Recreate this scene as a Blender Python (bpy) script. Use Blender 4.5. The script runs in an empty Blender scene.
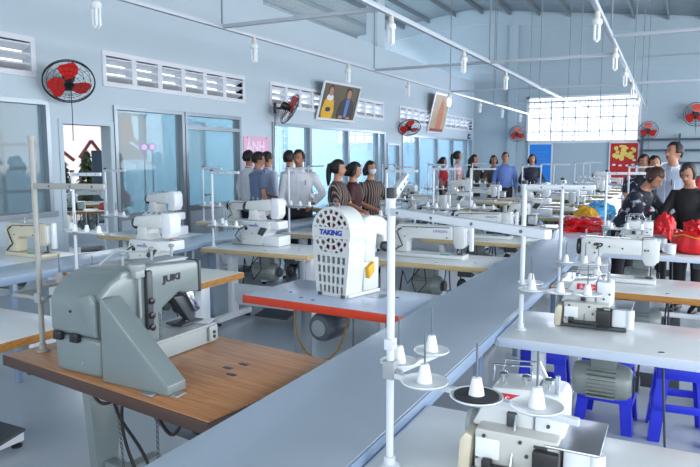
import bpy, bmesh, math, random
from mathutils import Vector, Matrix, noise
random.seed(7)
PI = math.pi
R = math.radians
S = bpy.context.scene
COL = S.collection

# ---------------------------------------------------------------- camera, sky, exposure
cam = bpy.data.cameras.new('camera')
cam.sensor_width = 36.0
cam.lens = 650 / 700 * 36
cam.clip_start = 0.05
cam.clip_end = 200
co = bpy.data.objects.new('camera', cam)
COL.objects.link(co)
co.location = (0, 0, 1.6)
co.rotation_euler = (R(90 - 6.625), 0, R(26.9))
S.camera = co
S.view_settings.view_transform = 'Standard'
S.view_settings.look = 'None'
S.view_settings.gamma = 1
S.view_settings.use_curve_mapping = False
S.view_settings.exposure = -0.12
W = bpy.data.worlds.new('sky')
S.world = W
W.use_nodes = True
bg = W.node_tree.nodes['Background']
bg.inputs[0].default_value = (0.88, 0.945, 1.0, 1)
bg.inputs[1].default_value = 3.0


def area(name, loc, rot, sx, sy, power, col=(0.93, 0.965, 1.0)):
    l = bpy.data.lights.new(name, 'AREA')
    l.shape = 'RECTANGLE'
    l.size = sx
    l.size_y = sy
    l.energy = power
    l.color = col
    o = bpy.data.objects.new(name, l)
    COL.objects.link(o)
    o.location = loc
    o.rotation_euler = rot
    return o


# daylight coming in through the openings of the right wall and the near wall
area('daylight_right', (6.3, 10, 2.6), (0, R(90), 0), 3.0, 24, 1700)
area('daylight_near', (-0.5, -3.7, 2.6), (R(90), 0, 0), 9, 3.0, 160)
area('fill_side_rooms', (-7.7, 17, 4.0), (0, R(48), 0), 1.0, 13, 1700)  # added fill lamp by the partition, no opening there; brightens the outer room wall

area('daylight_far_window', (-3.17, 24.15, 2.95), (R(-90), 0, 0), 3.6, 1.46, 320)


# ---------------------------------------------------------------- materials
def lin(c):
    return tuple(((v / 255) / 12.92 if v / 255 <= 0.04045 else ((v / 255 + 0.055) / 1.055) ** 2.4) for v in c)


def mat(name, rgb, rough=0.5, metal=0.0, var=0.04, scale=6.0, bump=0.0, bscale=40.0, spec=0.5, coat=0.0):
    m = bpy.data.materials.new(name)
    m.use_nodes = True
    nt = m.node_tree
    b = nt.nodes['Principled BSDF']
    c = lin(rgb)
    tc = nt.nodes.new('ShaderNodeTexCoord')
    if var > 0:
        n = nt.nodes.new('ShaderNodeTexNoise')
        n.inputs['Scale'].default_value = scale
        n.inputs['Detail'].default_value = 3
        nt.links.new(tc.outputs['Object'], n.inputs['Vector'])
        mx = nt.nodes.new('ShaderNodeMix')
        mx.data_type = 'RGBA'
        mx.inputs[6].default_value = (*[v * (1 - var) for v in c], 1)
        mx.inputs[7].default_value = (*[min(1, v * (1 + var)) for v in c], 1)
        nt.links.new(n.outputs['Fac'], mx.inputs[0])
        nt.links.new(mx.outputs[2], b.inputs['Base Color'])
    else:
        b.inputs['Base Color'].default_value = (*c, 1)
    b.inputs['Roughness'].default_value = rough
    b.inputs['Metallic'].default_value = metal
    b.inputs['Specular IOR Level'].default_value = spec
    if coat:
        b.inputs['Coat Weight'].default_value = coat
        b.inputs['Coat Roughness'].default_value = 0.1
    if bump:
        n2 = nt.nodes.new('ShaderNodeTexNoise')
        n2.inputs['Scale'].default_value = bscale
        nt.links.new(tc.outputs['Object'], n2.inputs['Vector'])
        bp = nt.nodes.new('ShaderNodeBump')
        bp.inputs['Strength'].default_value = bump
        bp.inputs['Distance'].default_value = 0.01
        nt.links.new(n2.outputs['Fac'], bp.inputs['Height'])
        nt.links.new(bp.outputs['Normal'], b.inputs['Normal'])
    return m


def emit(name, rgb, k):
    m = bpy.data.materials.new(name)
    m.use_nodes = True
    nt = m.node_tree
    b = nt.nodes['Principled BSDF']
    b.inputs['Base Color'].default_value = (*lin(rgb), 1)
    b.inputs['Emission Color'].default_value = (*lin(rgb), 1)
    b.inputs['Emission Strength'].default_value = k
    return m


def wood(name, rgb1, rgb2, rough=0.35, stretch=(2, 30, 30), scale=2.0):
    m = mat(name, rgb1, rough, var=0)
    nt = m.node_tree
    b = nt.nodes['Principled BSDF']
    tc = nt.nodes.new('ShaderNodeTexCoord')
    mp = nt.nodes.new('ShaderNodeMapping')
    mp.inputs['Scale'].default_value = stretch
    n = nt.nodes.new('ShaderNodeTexNoise')
    n.inputs['Scale'].default_value = scale
    n.inputs['Detail'].default_value = 6
    n.inputs['Distortion'].default_value = 0.6
    r = nt.nodes.new('ShaderNodeValToRGB')
    r.color_ramp.elements[0].position = 0.35
    r.color_ramp.elements[1].position = 0.68
    r.color_ramp.elements[0].color = (*lin(rgb2), 1)
    r.color_ramp.elements[1].color = (*lin(rgb1), 1)
    nt.links.new(tc.outputs['Object'], mp.inputs[0])
    nt.links.new(mp.outputs[0], n.inputs['Vector'])
    nt.links.new(n.outputs['Fac'], r.inputs[0])
    nt.links.new(r.outputs[0], b.inputs['Base Color'])
    return m


def glass(name, rgb, refl=0.12, rough=0.02, veil=0.0):
    m = bpy.data.materials.new(name)
    m.use_nodes = True
    nt = m.node_tree
    nt.nodes.clear()
    out = nt.nodes.new('ShaderNodeOutputMaterial')
    t = nt.nodes.new('ShaderNodeBsdfTransparent')
    t.inputs[0].default_value = (*lin(rgb), 1)
    g = nt.nodes.new('ShaderNodeBsdfGlossy')
    g.inputs['Roughness'].default_value = rough
    fr = nt.nodes.new('ShaderNodeFresnel')
    fr.inputs[0].default_value = 1.5
    ad = nt.nodes.new('ShaderNodeMath')
    ad.operation = 'ADD'
    ad.inputs[1].default_value = refl
    nt.links.new(fr.outputs[0], ad.inputs[0])
    mx = nt.nodes.new('ShaderNodeMixShader')
    ge = nt.nodes.new('ShaderNodeNewGeometry')
    iv = nt.nodes.new('ShaderNodeMath')
    iv.operation = 'SUBTRACT'
    iv.inputs[0].default_value = 1.0
    nt.links.new(ge.outputs['Backfacing'], iv.inputs[1])
    mu = nt.nodes.new('ShaderNodeMath')
    mu.operation = 'MULTIPLY'
    nt.links.new(ad.outputs[0], mu.inputs[0])
    nt.links.new(iv.outputs[0], mu.inputs[1])
    nt.links.new(mu.outputs[0], mx.inputs[0])
    nt.links.new(t.outputs[0], mx.inputs[1])
    nt.links.new(g.outputs[0], mx.inputs[2])
    last = mx
    if veil:
        d = nt.nodes.new('ShaderNodeBsdfDiffuse')
        d.inputs[0].default_value = (*lin((184, 202, 212)), 1)
        m2 = nt.nodes.new('ShaderNodeMixShader')
        m2.inputs[0].default_value = veil
        nt.links.new(mx.outputs[0], m2.inputs[1])
        nt.links.new(d.outputs[0], m2.inputs[2])
        last = m2
    nt.links.new(last.outputs[0], out.inputs[0])
    return m


M = dict(
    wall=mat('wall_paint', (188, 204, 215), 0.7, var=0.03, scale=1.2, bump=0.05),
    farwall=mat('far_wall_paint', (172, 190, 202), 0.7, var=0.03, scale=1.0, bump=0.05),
    roomwall=mat('side_room_paint', (204, 216, 224), 0.7, var=0.03, scale=1.0),
    floor=mat('floor_gloss', (178, 188, 198), 0.2, var=0.08, scale=0.8, bump=0.02, bscale=5),
    ground=mat('yard', (170, 168, 160), 0.9, var=0.1),
    roof=mat('roof_sheet', (132, 142, 148), 0.45, metal=0.3, var=0.06, scale=2),
    steel=mat('painted_steel', (128, 140, 150), 0.4, var=0.04),
    purlin=mat('purlin_steel', (112, 124, 130), 0.45, var=0.05),
    rail=mat('rail_paint', (186, 194, 204), 0.35, var=0.04),
    alu=mat('aluminium', (150, 160, 170), 0.35, metal=0.5, var=0.03),
    white=mat('white_paint', (226, 231, 238), 0.3, var=0.02),
    vent=mat('vent_plaster', (222, 226, 234), 0.6, var=0.03),
    lam=mat('white_laminate', (230, 234, 236), 0.22, var=0.02, scale=3),
    lamcool=mat('cool_laminate', (196, 210, 232), 0.16, var=0.02, scale=3),
    cream=mat('cream_laminate', (216, 216, 208), 0.3, var=0.03, scale=3),
    edge=wood('edge_ply', (212, 190, 146), (186, 160, 112), 0.5, (2, 20, 60)),
    edgeor=wood('edge_amber', (196, 140, 66), (164, 108, 46), 0.5, (2, 20, 60)),
    edgered=mat('edge_red', (216, 66, 36), 0.35, var=0.04),
    edgewht=mat('edge_white', (196, 208, 226), 0.3, var=0.02),
    oak=wood('brown_veneer', (196, 142, 98), (166, 112, 72), 0.34, (3, 40, 40), 1.6),
    oakedge=mat('brown_edge', (70, 48, 40), 0.45),
    mach=mat('machine_white', (210, 214, 215), 0.28, var=0.02, coat=0.2),
    machlow=mat('machine_lower', (190, 192, 188), 0.32, var=0.02),
    machc=mat('machine_cream', (208, 200, 178), 0.32, var=0.03, coat=0.2),
    machg=mat('machine_grey', (116, 128, 130), 0.3, var=0.03, coat=0.2),
    machlg=mat('machine_bed_grey', (150, 158, 160), 0.34, var=0.03),
    chrome=mat('chrome', (200, 204, 208), 0.15, metal=1.0, var=0.02),
    plate=mat('steel_plate', (168, 172, 178), 0.28, metal=0.8, var=0.08, scale=4),
    black=mat('black_plastic', (26, 28, 32), 0.4, var=0.05),
    dark=mat('dark_grey', (62, 68, 74), 0.45, var=0.05),
    rubber=mat('rubber', (34, 36, 40), 0.7, var=0.05),
    motor=mat('motor_grey', (142, 150, 148), 0.4, metal=0.2, var=0.05),
    motord=mat('motor_dark', (92, 100, 108), 0.35, metal=0.3, var=0.05),
    trough=mat('trough_laminate', (184, 197, 212), 0.27, metal=0.35, var=0.05, scale=1.5),
    trail=mat('trough_rail', (128, 148, 174), 0.3, var=0.04),
    plastic=mat('white_plastic', (228, 232, 236), 0.3, var=0.02),
    greyplastic=mat('grey_plastic', (150, 158, 162), 0.4, var=0.03),
    stand=mat('stand_white', (206, 212, 220), 0.3, var=0.02),
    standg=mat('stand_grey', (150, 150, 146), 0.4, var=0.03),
    pin=mat('spool_pin', (120, 126, 134), 0.3, metal=0.6),
    felt=mat('dark_felt', (48, 52, 58), 0.9, var=0.1, bump=0.3),
    red=mat('logo_red', (206, 34, 46), 0.4, var=0.02),
    blue=mat('logo_blue', (36, 52, 170), 0.4, var=0.02),
    green=mat('green_tape', (70, 160, 140), 0.5),
    fanred=mat('fan_blade_red', (222, 44, 36), 0.3, var=0.04),
    stool=mat('stool_blue', (36, 52, 214), 0.35, var=0.04),
    board=mat('board_blue', (36, 140, 236), 0.5, var=0.05, scale=2),
    redcloth=mat('red_satin', (214, 22, 34), 0.38, var=0.12, scale=8, bump=0.35, bscale=14),
    bluecloth=mat('blue_cloth', (64, 164, 222), 0.55, var=0.1, scale=8, bump=0.3, bscale=14),
    yellow=mat('yellow_cloth', (226, 176, 34), 0.5, var=0.1, scale=8, bump=0.3),
    pink=mat('pink_cloth', (190, 60, 96), 0.6, var=0.35, scale=14, bump=0.3),
    whitecloth=mat('white_cloth', (232, 234, 238), 0.7, var=0.05, bump=0.2),
    navy=mat('navy_cloth', (44, 54, 104), 0.7, var=0.2, bump=0.2),
    skin=mat('skin', (178, 128, 104), 0.5, var=0.05, scale=12),
    skind=mat('skin_tan', (150, 100, 78), 0.5, var=0.05, scale=12),
    hair=mat('hair_black', (18, 16, 18), 0.6, var=0.2, scale=40),
    hairb=mat('hair_brown', (66, 42, 32), 0.45, var=0.25, scale=40),
    hairg=mat('hair_greying', (44, 42, 44), 0.6, var=0.5, scale=30),
    shirtw=mat('shirt_white', (222, 224, 232), 0.75, var=0.03, bump=0.35, bscale=10),
    shirtg=mat('shirt_slate', (104, 122, 152), 0.75, var=0.06, bump=0.35, bscale=10),
    shirtl=mat('shirt_pale_blue', (190, 200, 220), 0.75, var=0.04, bump=0.35, bscale=10),
    shirtb=mat('shirt_blue', (104, 130, 196), 0.75, var=0.06, bump=0.3, bscale=10),
    topk=mat('top_black', (28, 28, 32), 0.7, var=0.1, bump=0.3, bscale=10),
    topm=mat('top_maroon', (62, 24, 30), 0.7, var=0.5, scale=20),
    topbr=mat('top_brown', (96, 84, 78), 0.7, var=0.3, scale=20),
    topr=mat('top_red', (206, 50, 62), 0.7, var=0.1),
    topp=mat('top_pink', (214, 176, 190), 0.7, var=0.1),
    topn=mat('top_navy', (34, 38, 58), 0.7, var=0.1),
    trous=mat('trousers', (26, 28, 34), 0.75, var=0.1),
    shoe=mat('shoes', (24, 22, 22), 0.4),
    lip=mat('lips', (140, 66, 62), 0.5),
    eyew=mat('eye_white', (176, 164, 156), 0.3),
    mask=mat('face_mask', (200, 206, 214), 0.7),
    cfl=mat('lamp_tube', (236, 240, 244), 0.25, var=0.0),
    cflon=emit('lamp_tube_lit', (255, 250, 235), 9.0),
    socket=mat('lamp_socket', (214, 210, 196), 0.4),
    pinkglow=emit('pink_lamp', (255, 130, 235), 8.0),
    tarp=mat('tarp_amber', (246, 184, 60), 0.6, var=0.1),
    canvasw=mat('canvas_white', (236, 230, 232), 0.7, var=0.03),
    rust=mat('rust_red', (134, 60, 60), 0.6, var=0.1),
    leaf=mat('leaf', (52, 64, 44), 0.7, var=0.4, scale=10),
    banner=mat('banner_pink', (226, 176, 206), 0.6, var=0.1, scale=3),
    bannertxt=mat('banner_letters', (246, 226, 242), 0.6),
    postred=mat('poster_red', (196, 34, 34), 0.6, var=0.08, scale=6),
    postyel=mat('poster_yellow', (240, 214, 110), 0.6, var=0.2, scale=16),
    picbg=mat('picture_olive', (98, 88, 66), 0.5, var=0.15, scale=4),
    picbg2=mat('picture_tan', (176, 150, 112), 0.5, var=0.25, scale=3),
    picsuit=mat('picture_suit', (62, 60, 62), 0.6),
    picor=mat('picture_orange', (196, 112, 70), 0.6, var=0.2, scale=5),
    signblue=mat('sign_blue', (24, 44, 96), 0.4),
    glassw=glass('pane_glass', (214, 232, 240), 0.0, veil=0.3),
    glassd=glass('pane_dark_glass', (160, 184, 192), 0.0, veil=0.26),
    glassf=glass('bright_pane', (245, 246, 255), 0.02, veil=0.0),
    rackm=mat('rack_dark', (60, 74, 90), 0.5),
    cable=mat('cable_black', (22, 23, 26), 0.5),
    cabley=mat('cable_amber', (156, 112, 44), 0.5),
    paper=mat('paper', (232, 236, 242), 0.8),
)
# floral print blouse
mm = M['floral'] = mat('floral_print', (30, 32, 44), 0.7, var=0)
nt = mm.node_tree
b = nt.nodes['Principled BSDF']
tc = nt.nodes.new('ShaderNodeTexCoord')
vo = nt.nodes.new('ShaderNodeTexNoise')
vo.inputs['Scale'].default_value = 11
vo.inputs['Distortion'].default_value = 1.2
ra = nt.nodes.new('ShaderNodeValToRGB')
ra.color_ramp.elements[0].position = 0.6
ra.color_ramp.elements[0].color = (*lin((26, 30, 44)), 1)
ra.color_ramp.elements[1].position = 0.65
ra.color_ramp.elements[1].color = (*lin((170, 176, 196)), 1)
nt.links.new(tc.outputs['Object'], vo.inputs['Vector'])
nt.links.new(vo.outputs['Fac'], ra.inputs[0])
nt.links.new(ra.outputs[0], b.inputs['Base Color'])
# striped top
mm = M['stripe'] = mat('stripe_print', (60, 50, 50), 0.7, var=0)
nt = mm.node_tree
b = nt.nodes['Principled BSDF']
tc = nt.nodes.new('ShaderNodeTexCoord')
wv = nt.nodes.new('ShaderNodeTexWave')
wv.inputs['Scale'].default_value = 9
wv.inputs['Distortion'].default_value = 2
ra = nt.nodes.new('ShaderNodeValToRGB')
ra.color_ramp.elements[0].color = (*lin((34, 28, 30)), 1)
ra.color_ramp.elements[1].color = (*lin((140, 120, 112)), 1)
ra.color_ramp.elements[0].position = 0.5
nt.links.new(tc.outputs['Object'], wv.inputs['Vector'])
nt.links.new(wv.outputs['Fac'], ra.inputs[0])
nt.links.new(ra.outputs[0], b.inputs['Base Color'])
# sunlit tarpaulin and canvas let light through
for k_, c_ in (('tarp', (255, 196, 70)), ('canvasw', (246, 240, 240))):
    nt = M[k_].node_tree
    tl = nt.nodes.new('ShaderNodeBsdfTranslucent')
    tl.inputs[0].default_value = (*lin(c_), 1)
    mx = nt.nodes.new('ShaderNodeMixShader')
    mx.inputs[0].default_value = .75
    nt.links.new(nt.nodes['Principled BSDF'].outputs[0], mx.inputs[1])
    nt.links.new(tl.outputs[0], mx.inputs[2])
    nt.links.new(mx.outputs[0], nt.nodes['Material Output'].inputs[0])
# corrugation of the roof sheets
nt = M['roof'].node_tree
b = nt.nodes['Principled BSDF']
tc = nt.nodes.new('ShaderNodeTexCoord')
wv = nt.nodes.new('ShaderNodeTexWave')
wv.bands_direction = 'Y'
wv.inputs['Scale'].default_value = 1.6
bp = nt.nodes.new('ShaderNodeBump')
bp.inputs['Strength'].default_value = 0.7
bp.inputs['Distance'].default_value = 0.05
nt.links.new(tc.outputs['Object'], wv.inputs['Vector'])
nt.links.new(wv.outputs['Fac'], bp.inputs['Height'])
nt.links.new(bp.outputs['Normal'], b.inputs['Normal'])


# ---------------------------------------------------------------- mesh kit
class MB:
    def __init__(s):
        s.bm = bmesh.new()

    def _bev(s, vs, bev, seg=2):
        if bev > 0:
            es = list({e for v in vs for e in v.link_edges})
            bmesh.ops.bevel(s.bm, geom=es, offset=bev, segments=seg, affect='EDGES', profile=0.5, clamp_overlap=True)

    def box(s, x0, x1, y0, y1, z0, z1, bev=0.0, rot=None, seg=2):
        c = Vector(((x0 + x1) / 2, (y0 + y1) / 2, (z0 + z1) / 2))
        m = Matrix.Translation(c)
        if rot is not None:
            m = m @ rot
        m = m @ Matrix.Diagonal((abs(x1 - x0), abs(y1 - y0), abs(z1 - z0), 1))
        r = bmesh.ops.create_cube(s.bm, size=1, matrix=m)
        s._bev(r['verts'], bev, seg)
        return s

    def cyl(s, p0, p1, r0, r1=None, seg=16, bev=0.0):
        p0 = Vector(p0)
        p1 = Vector(p1)
        d = p1 - p0
        m = Matrix.Translation((p0 + p1) / 2) @ d.to_track_quat('Z', 'Y').to_matrix().to_4x4()
        r = bmesh.ops.create_cone(s.bm, cap_ends=True, segments=seg, radius1=r0, radius2=r0 if r1 is None else r1, depth=d.length, matrix=m)
        return s

    def vtube(s, pts, rad, seg=10, caps=True):
        pts = [Vector(p) for p in pts]
        n = len(pts)
        if not isinstance(rad, (list, tuple)):
            rad = [rad] * n
        rings = []
        up = None
        for i, p in enumerate(pts):
            d = (pts[min(i + 1, n - 1)] - pts[max(i - 1, 0)]).normalized()
            if up is None:
                up = Vector((0, 0, 1)) if abs(d.z) < 0.9 else Vector((0, 1, 0))
            x = d.cross(up)
            if x.length < 1e-4:
                x = d.cross(Vector((1, 0, 0)))
            x.normalize()
            y = x.cross(d).normalized()
            up = y
            rings.append([s.bm.verts.new(p + (x * math.cos(a) + y * math.sin(a)) * rad[i]) for a in [2 * PI * k / seg for k in range(seg)]])
        for i in range(n - 1):
            for k in range(seg):
                s.bm.faces.new((rings[i][k], rings[i][(k + 1) % seg], rings[i + 1][(k + 1) % seg], rings[i + 1][k]))
        if caps:
            s.bm.faces.new(rings[0][::-1])
            s.bm.faces.new(rings[-1])
        return s

    def ring(s, c, axis, rad, r, seg=24, tseg=6):
        c = Vector(c)
        q = Vector(axis).to_track_quat('Z', 'Y')
        rings = []
        for i in range(seg):
            a = 2 * PI * i / seg
            o = []
            for k in range(tseg):
                bb = 2 * PI * k / tseg
                v = Vector(((rad + r * math.cos(bb)) * math.cos(a), (rad + r * math.cos(bb)) * math.sin(a), r * math.sin(bb)))
                o.append(s.bm.verts.new(c + q @ v))
            rings.append(o)
        for i in range(seg):
            for k in range(tseg):
                s.bm.faces.new((rings[i][k], rings[(i + 1) % seg][k], rings[(i + 1) % seg][(k + 1) % tseg], rings[i][(k + 1) % tseg]))
        return s

    def prism(s, pts, plane, a, b, bev=0.0, seg=2):
        f = {'xz': lambda p, t: (p[0], t, p[1]), 'xy': lambda p, t: (p[0], p[1], t), 'yz': lambda p, t: (t, p[0], p[1])}[plane]
        v0 = [s.bm.verts.new(f(p, a)) for p in pts]
        v1 = [s.bm.verts.new(f(p, b)) for p in pts]
        n = len(pts)
        fs = [s.bm.faces.new(v0), s.bm.faces.new(v1[::-1])]
        for i in range(n):
            fs.append(s.bm.faces.new((v0[i], v1[i], v1[(i + 1) % n], v0[(i + 1) % n])))
        bmesh.ops.recalc_face_normals(s.bm, faces=fs)
        s._bev(v0 + v1, bev, seg)
        return s

    def lathe(s, prof, origin=(0, 0, 0), axis=(0, 0, 1), seg=20):
        o = Vector(origin)
        q = Vector(axis).to_track_quat('Z', 'Y')
        rings = []
        for r, z in prof:
            rings.append([s.bm.verts.new(o + q @ Vector((r * math.cos(2 * PI * k / seg), r * math.sin(2 * PI * k / seg), z))) for k in range(seg)])
        fs = []
        for i in range(len(rings) - 1):
            for k in range(seg):
                fs.append(s.bm.faces.new((rings[i][k], rings[i][(k + 1) % seg], rings[i + 1][(k + 1) % seg], rings[i + 1][k])))
        fs.append(s.bm.faces.new(rings[0][::-1]))
        fs.append(s.bm.faces.new(rings[-1]))
        bmesh.ops.recalc_face_normals(s.bm, faces=fs)
        return s

    def ball(s, c, r, u=16, v=10):
        if not isinstance(r, (list, tuple)):
            r = (r, r, r)
        bmesh.ops.create_uvsphere(s.bm, u_segments=u, v_segments=v, radius=1, matrix=Matrix.Translation(Vector(c)) @ Matrix.Diagonal((*r, 1)))
        return s

    def loft(s, rings, seg=20):
        """rings: (centre, rx, ry) ellipses"""
        rs = []
        for c, rx, ry in rings:
            c = Vector(c)
            rs.append([s.bm.verts.new(c + Vector((rx * math.cos(2 * PI * k / seg), ry * math.sin(2 * PI * k / seg), 0))) for k in range(seg)])
        fs = []
        for i in range(len(rs) - 1):
            for k in range(seg):
                fs.append(s.bm.faces.new((rs[i][k], rs[i][(k + 1) % seg], rs[i + 1][(k + 1) % seg], rs[i + 1][k])))
        fs.append(s.bm.faces.new(rs[0][::-1]))
        fs.append(s.bm.faces.new(rs[-1]))
        return s

    def xf(s, m):
        bmesh.ops.transform(s.bm, matrix=m, verts=s.bm.verts[:])
        return s

    def build(s, name, m, parent=None, loc=(0, 0, 0), rz=0.0, rot=None, sharp=0.6):
        me = bpy.data.meshes.new(name)
        s.bm.to_mesh(me)
        s.bm.free()
        return obj(name, me, m, parent, loc, rz, rot, sharp)


def obj(name, me, m, parent=None, loc=(0, 0, 0), rz=0.0, rot=None, sharp=0.6):
    me.materials.clear()
    me.materials.append(M[m] if isinstance(m, str) else m)
    for p in me.polygons:
        p.use_smooth = True
    me.set_sharp_from_angle(angle=sharp)
    o = bpy.data.objects.new(name, me)
    COL.objects.link(o)
    o.parent = parent
    o.location = loc
    o.rotation_euler = rot if rot is not None else (0, 0, rz)
    return o


def tag(o, label=None, cat=None, group=None, kind=None):
    for k, v in (('label', label), ('category', cat), ('group', group), ('kind', kind)):
        if v:
            o[k] = v
    return o


def thing(name, label, cat, loc=(0, 0, 0), rz=0.0, group=None):
    o = bpy.data.objects.new(name, None)
    o.empty_display_size = 0.1
    COL.objects.link(o)
    o.location = loc
    o.rotation_euler = (0, 0, rz)
    return tag(o, label, cat, group)


def struct(o):
    o['kind'] = 'structure'
    return o


def copy_tree(o, parent=None):
    c = o.copy()
    COL.objects.link(c)
    c.parent = parent
    for ch in list(o.children):
        copy_tree(ch, c)
    return c


def place(proto, used, loc, rz, label, cat, group):
    """the first call moves the prototype itself, later calls copy it with all its parts"""
    if used.get(proto.name):
        o = copy_tree(proto)
    else:
        o = proto
        used[proto.name] = True
    o.location = loc
    o.rotation_euler = (0, 0, rz)
    tag(o, label, cat, group)
    return o


def evaluated_mesh(o):
    bpy.context.view_layer.update()
    dg = bpy.context.evaluated_depsgraph_get()
    me = bpy.data.meshes.new_from_object(o.evaluated_get(dg))
    return me


def text(s, size, m, parent, loc, rot, name='lettering', sx=1.0, shear=0.0, ext=0.0008, bold=0.0):
    cu = bpy.data.curves.new(name, 'FONT')
    cu.body = s
    cu.size = size
    cu.align_x = 'CENTER'
    cu.align_y = 'CENTER'
    cu.extrude = ext
    cu.shear = shear
    cu.offset = bold
    t = bpy.data.objects.new('tmp', cu)
    COL.objects.link(t)
    me = evaluated_mesh(t)
    bpy.data.objects.remove(t)
    o = obj(name, me, m, parent, loc, 0, rot)
    o.scale = (sx, 1, 1)
    return o


def pierced(outer, holes, ext, name, m, parent, loc, rot):
    """flat plate (2D curve with holes), extruded"""
    cu = bpy.data.curves.new(name, 'CURVE')
    cu.dimensions = '2D'
    cu.fill_mode = 'BOTH'
    cu.extrude = ext
    cu.bevel_depth = 0.002
    for poly in [outer] + holes:
        sp = cu.splines.new('POLY')
        sp.points.add(len(poly) - 1)
        for q, p in zip(sp.points, poly):
            q.co = (p[0], p[1], 0, 1)
        sp.use_cyclic_u = True
    t = bpy.data.objects.new('tmp', cu)
    COL.objects.link(t)
    me = evaluated_mesh(t)
    bpy.data.objects.remove(t)
    return obj(name, me, m, parent, loc, 0, rot, sharp=0.4)


FRONT = (R(90), 0, 0)   # text facing -y
ORD = ['first', 'second', 'third', 'fourth', 'fifth', 'sixth', 'seventh', 'eighth', 'ninth', 'tenth', 'eleventh', 'twelfth', 'thirteenth', 'fourteenth']
# ================================================================ THE SETTING
RX0, RX1, RY0, RY1 = -11.0, 6.5, -4.0, 24.0
RIDGE_X, RIDGE_Z, SL = -7.2, 7.0, 0.125


def roof_z(x):
    return RIDGE_Z - SL * abs(x - RIDGE_X)


def wall_holes(name, m, axis, p, t, u0, u1, z0, z1, holes, extra=()):
    """wall at axis=p, thickness t, with rectangular openings (ua, ub, za, zb)"""
    us = sorted({u0, u1, *[h[0] for h in holes], *[h[1] for h in holes]})
    us = [u for u in us if u0 <= u <= u1]
    b = MB()
    for a, c in zip(us, us[1:]):
        mid = (a + c) / 2
        cuts = sorted([(h[2], h[3]) for h in holes if h[0] <= mid <= h[1]])
        z = z0
        for za, zb in cuts + [(z1, z1)]:
            if za > z + 1e-4:
                if axis == 'x':
                    b.box(p, p + t, a, c, z, za)
                else:
                    b.box(a, c, p, p + t, z, za)
            z = max(z, zb)
    for e in extra:
        b.box(*e)
    return struct(b.build(name, m))


struct(MB().box(RX0, RX1, RY0, RY1, -0.1, 0).build('floor', 'floor'))
struct(MB().box(-60, 40, -30, 60, -0.3, -0.12).build('ground', 'ground'))

VENTS = [(2.6, 5.36), (6.5, 9.58), (10.5, 15.65), (16.84, 23.75)]
GLZ = [(2.4, 5.57, 0.89, 2.3), (5.76, 6.53, 0.0, 2.03), (6.6, 9.5, 0.0, 2.32), (10.5, 15.8, 0.0, 2.28), (15.95, 16.8, 0.0, 2.0), (17.0, 23.75, 0.0, 2.26)]
wall_holes('wall_left', 'wall', 'x', -7.15, 0.15, RY0, RY1, 0, 4.4,
           GLZ + [(a, c, 2.63, 2.97) for a, c in VENTS],
           extra=[(-7.15, -7.0, RY0, 10.27, 4.4, 6.98), (-7.3, -6.99, 15.3, 15.75, 4.4, 6.98)])
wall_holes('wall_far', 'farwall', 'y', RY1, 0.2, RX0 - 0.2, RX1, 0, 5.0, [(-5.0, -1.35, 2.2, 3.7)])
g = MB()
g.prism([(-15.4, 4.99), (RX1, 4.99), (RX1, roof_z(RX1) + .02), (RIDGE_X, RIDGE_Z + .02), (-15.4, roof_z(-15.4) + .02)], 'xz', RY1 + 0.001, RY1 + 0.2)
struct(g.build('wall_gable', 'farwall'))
g = MB()
for s_, xa, xb in ((0, -15.4, RIDGE_X), (1, RIDGE_X, RX1)):
    g.prism([(xa, roof_z(xa)), (xb, roof_z(xb)), (xb, roof_z(xb) - .5), (xa, roof_z(xa) - .5)], 'xz', RY1 - 0.07, RY1 + 0.002)
g.box(-5.72, -5.42, RY1 - 0.11, RY1 + .002, 0, 6.3)
g.box(RX0, RX1, RY1 - 0.05, RY1 + .002, 4.62, 4.9)
struct(g.build('trim_1', 'farwall'))
wall_holes('wall_outer', 'roomwall', 'x', RX0 - 0.2, 0.2, RY0, RY1, 0, 3.3,
           [(0.5, 5, 0.9, 2.6), (8.7, 10.4, 0, 2.6), (10.55, 11.3, 1.55, 2.55), (12.85, 13.45, 1.3, 2.5), (16.3, 17.4, 1.0, 2.7), (20.6, 23.6, 1.9, 2.8)])
wall_holes('wall_right', 'wall', 'x', RX1, 0.2, RY0, RY1, 0, 5.3, [(a, a + 4.2, 0.9, 4.0) for a in (-3.2, 1.8, 6.8, 11.8, 16.8)])
wall_holes('wall_near', 'wall', 'y', RY0 - 0.2, 0.2, RX0 - 0.2, RX1, 0, 6.4, [(-6.4, -2.2, 0.9, 4.0), (-1.4, 2.2, 0, 4.0), (3, 6, 0.9, 4.0), (-10.5, -7.5, 0.9, 3)])
g = MB()
for xa, xb in ((-15.5, RIDGE_X), (RIDGE_X, RX1 + .3)):
    g.prism([(xa, roof_z(xa)), (xb, roof_z(xb)), (xb, roof_z(xb) + .04), (xa, roof_z(xa) + .04)], 'xz', RY0 - .3, RY1 + .3)
struct(g.build('ceiling', 'roof'))
# purlins along the length, rafters across
x = -14.9
while x < RX1:
    z = roof_z(x)
    struct(MB().box(x - .03, x + .03, RY0, RY1 - .075, z - .15, z - .005).build('roof_purlin', 'purlin'))
    x += 1.02
for y in (0.0, 5.2, 10.5, 15.5):
    for xa, xb in ((-15.4, RIDGE_X), (RIDGE_X, RX1)):
        za, zb = roof_z(xa), roof_z(xb)
        struct(MB().prism([(xa, za - .15), (xb, zb - .15), (xb, zb - .42), (xa, za - .42)], 'xz', y - .07, y + .07).build('roof_rafter', 'steel'))

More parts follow.
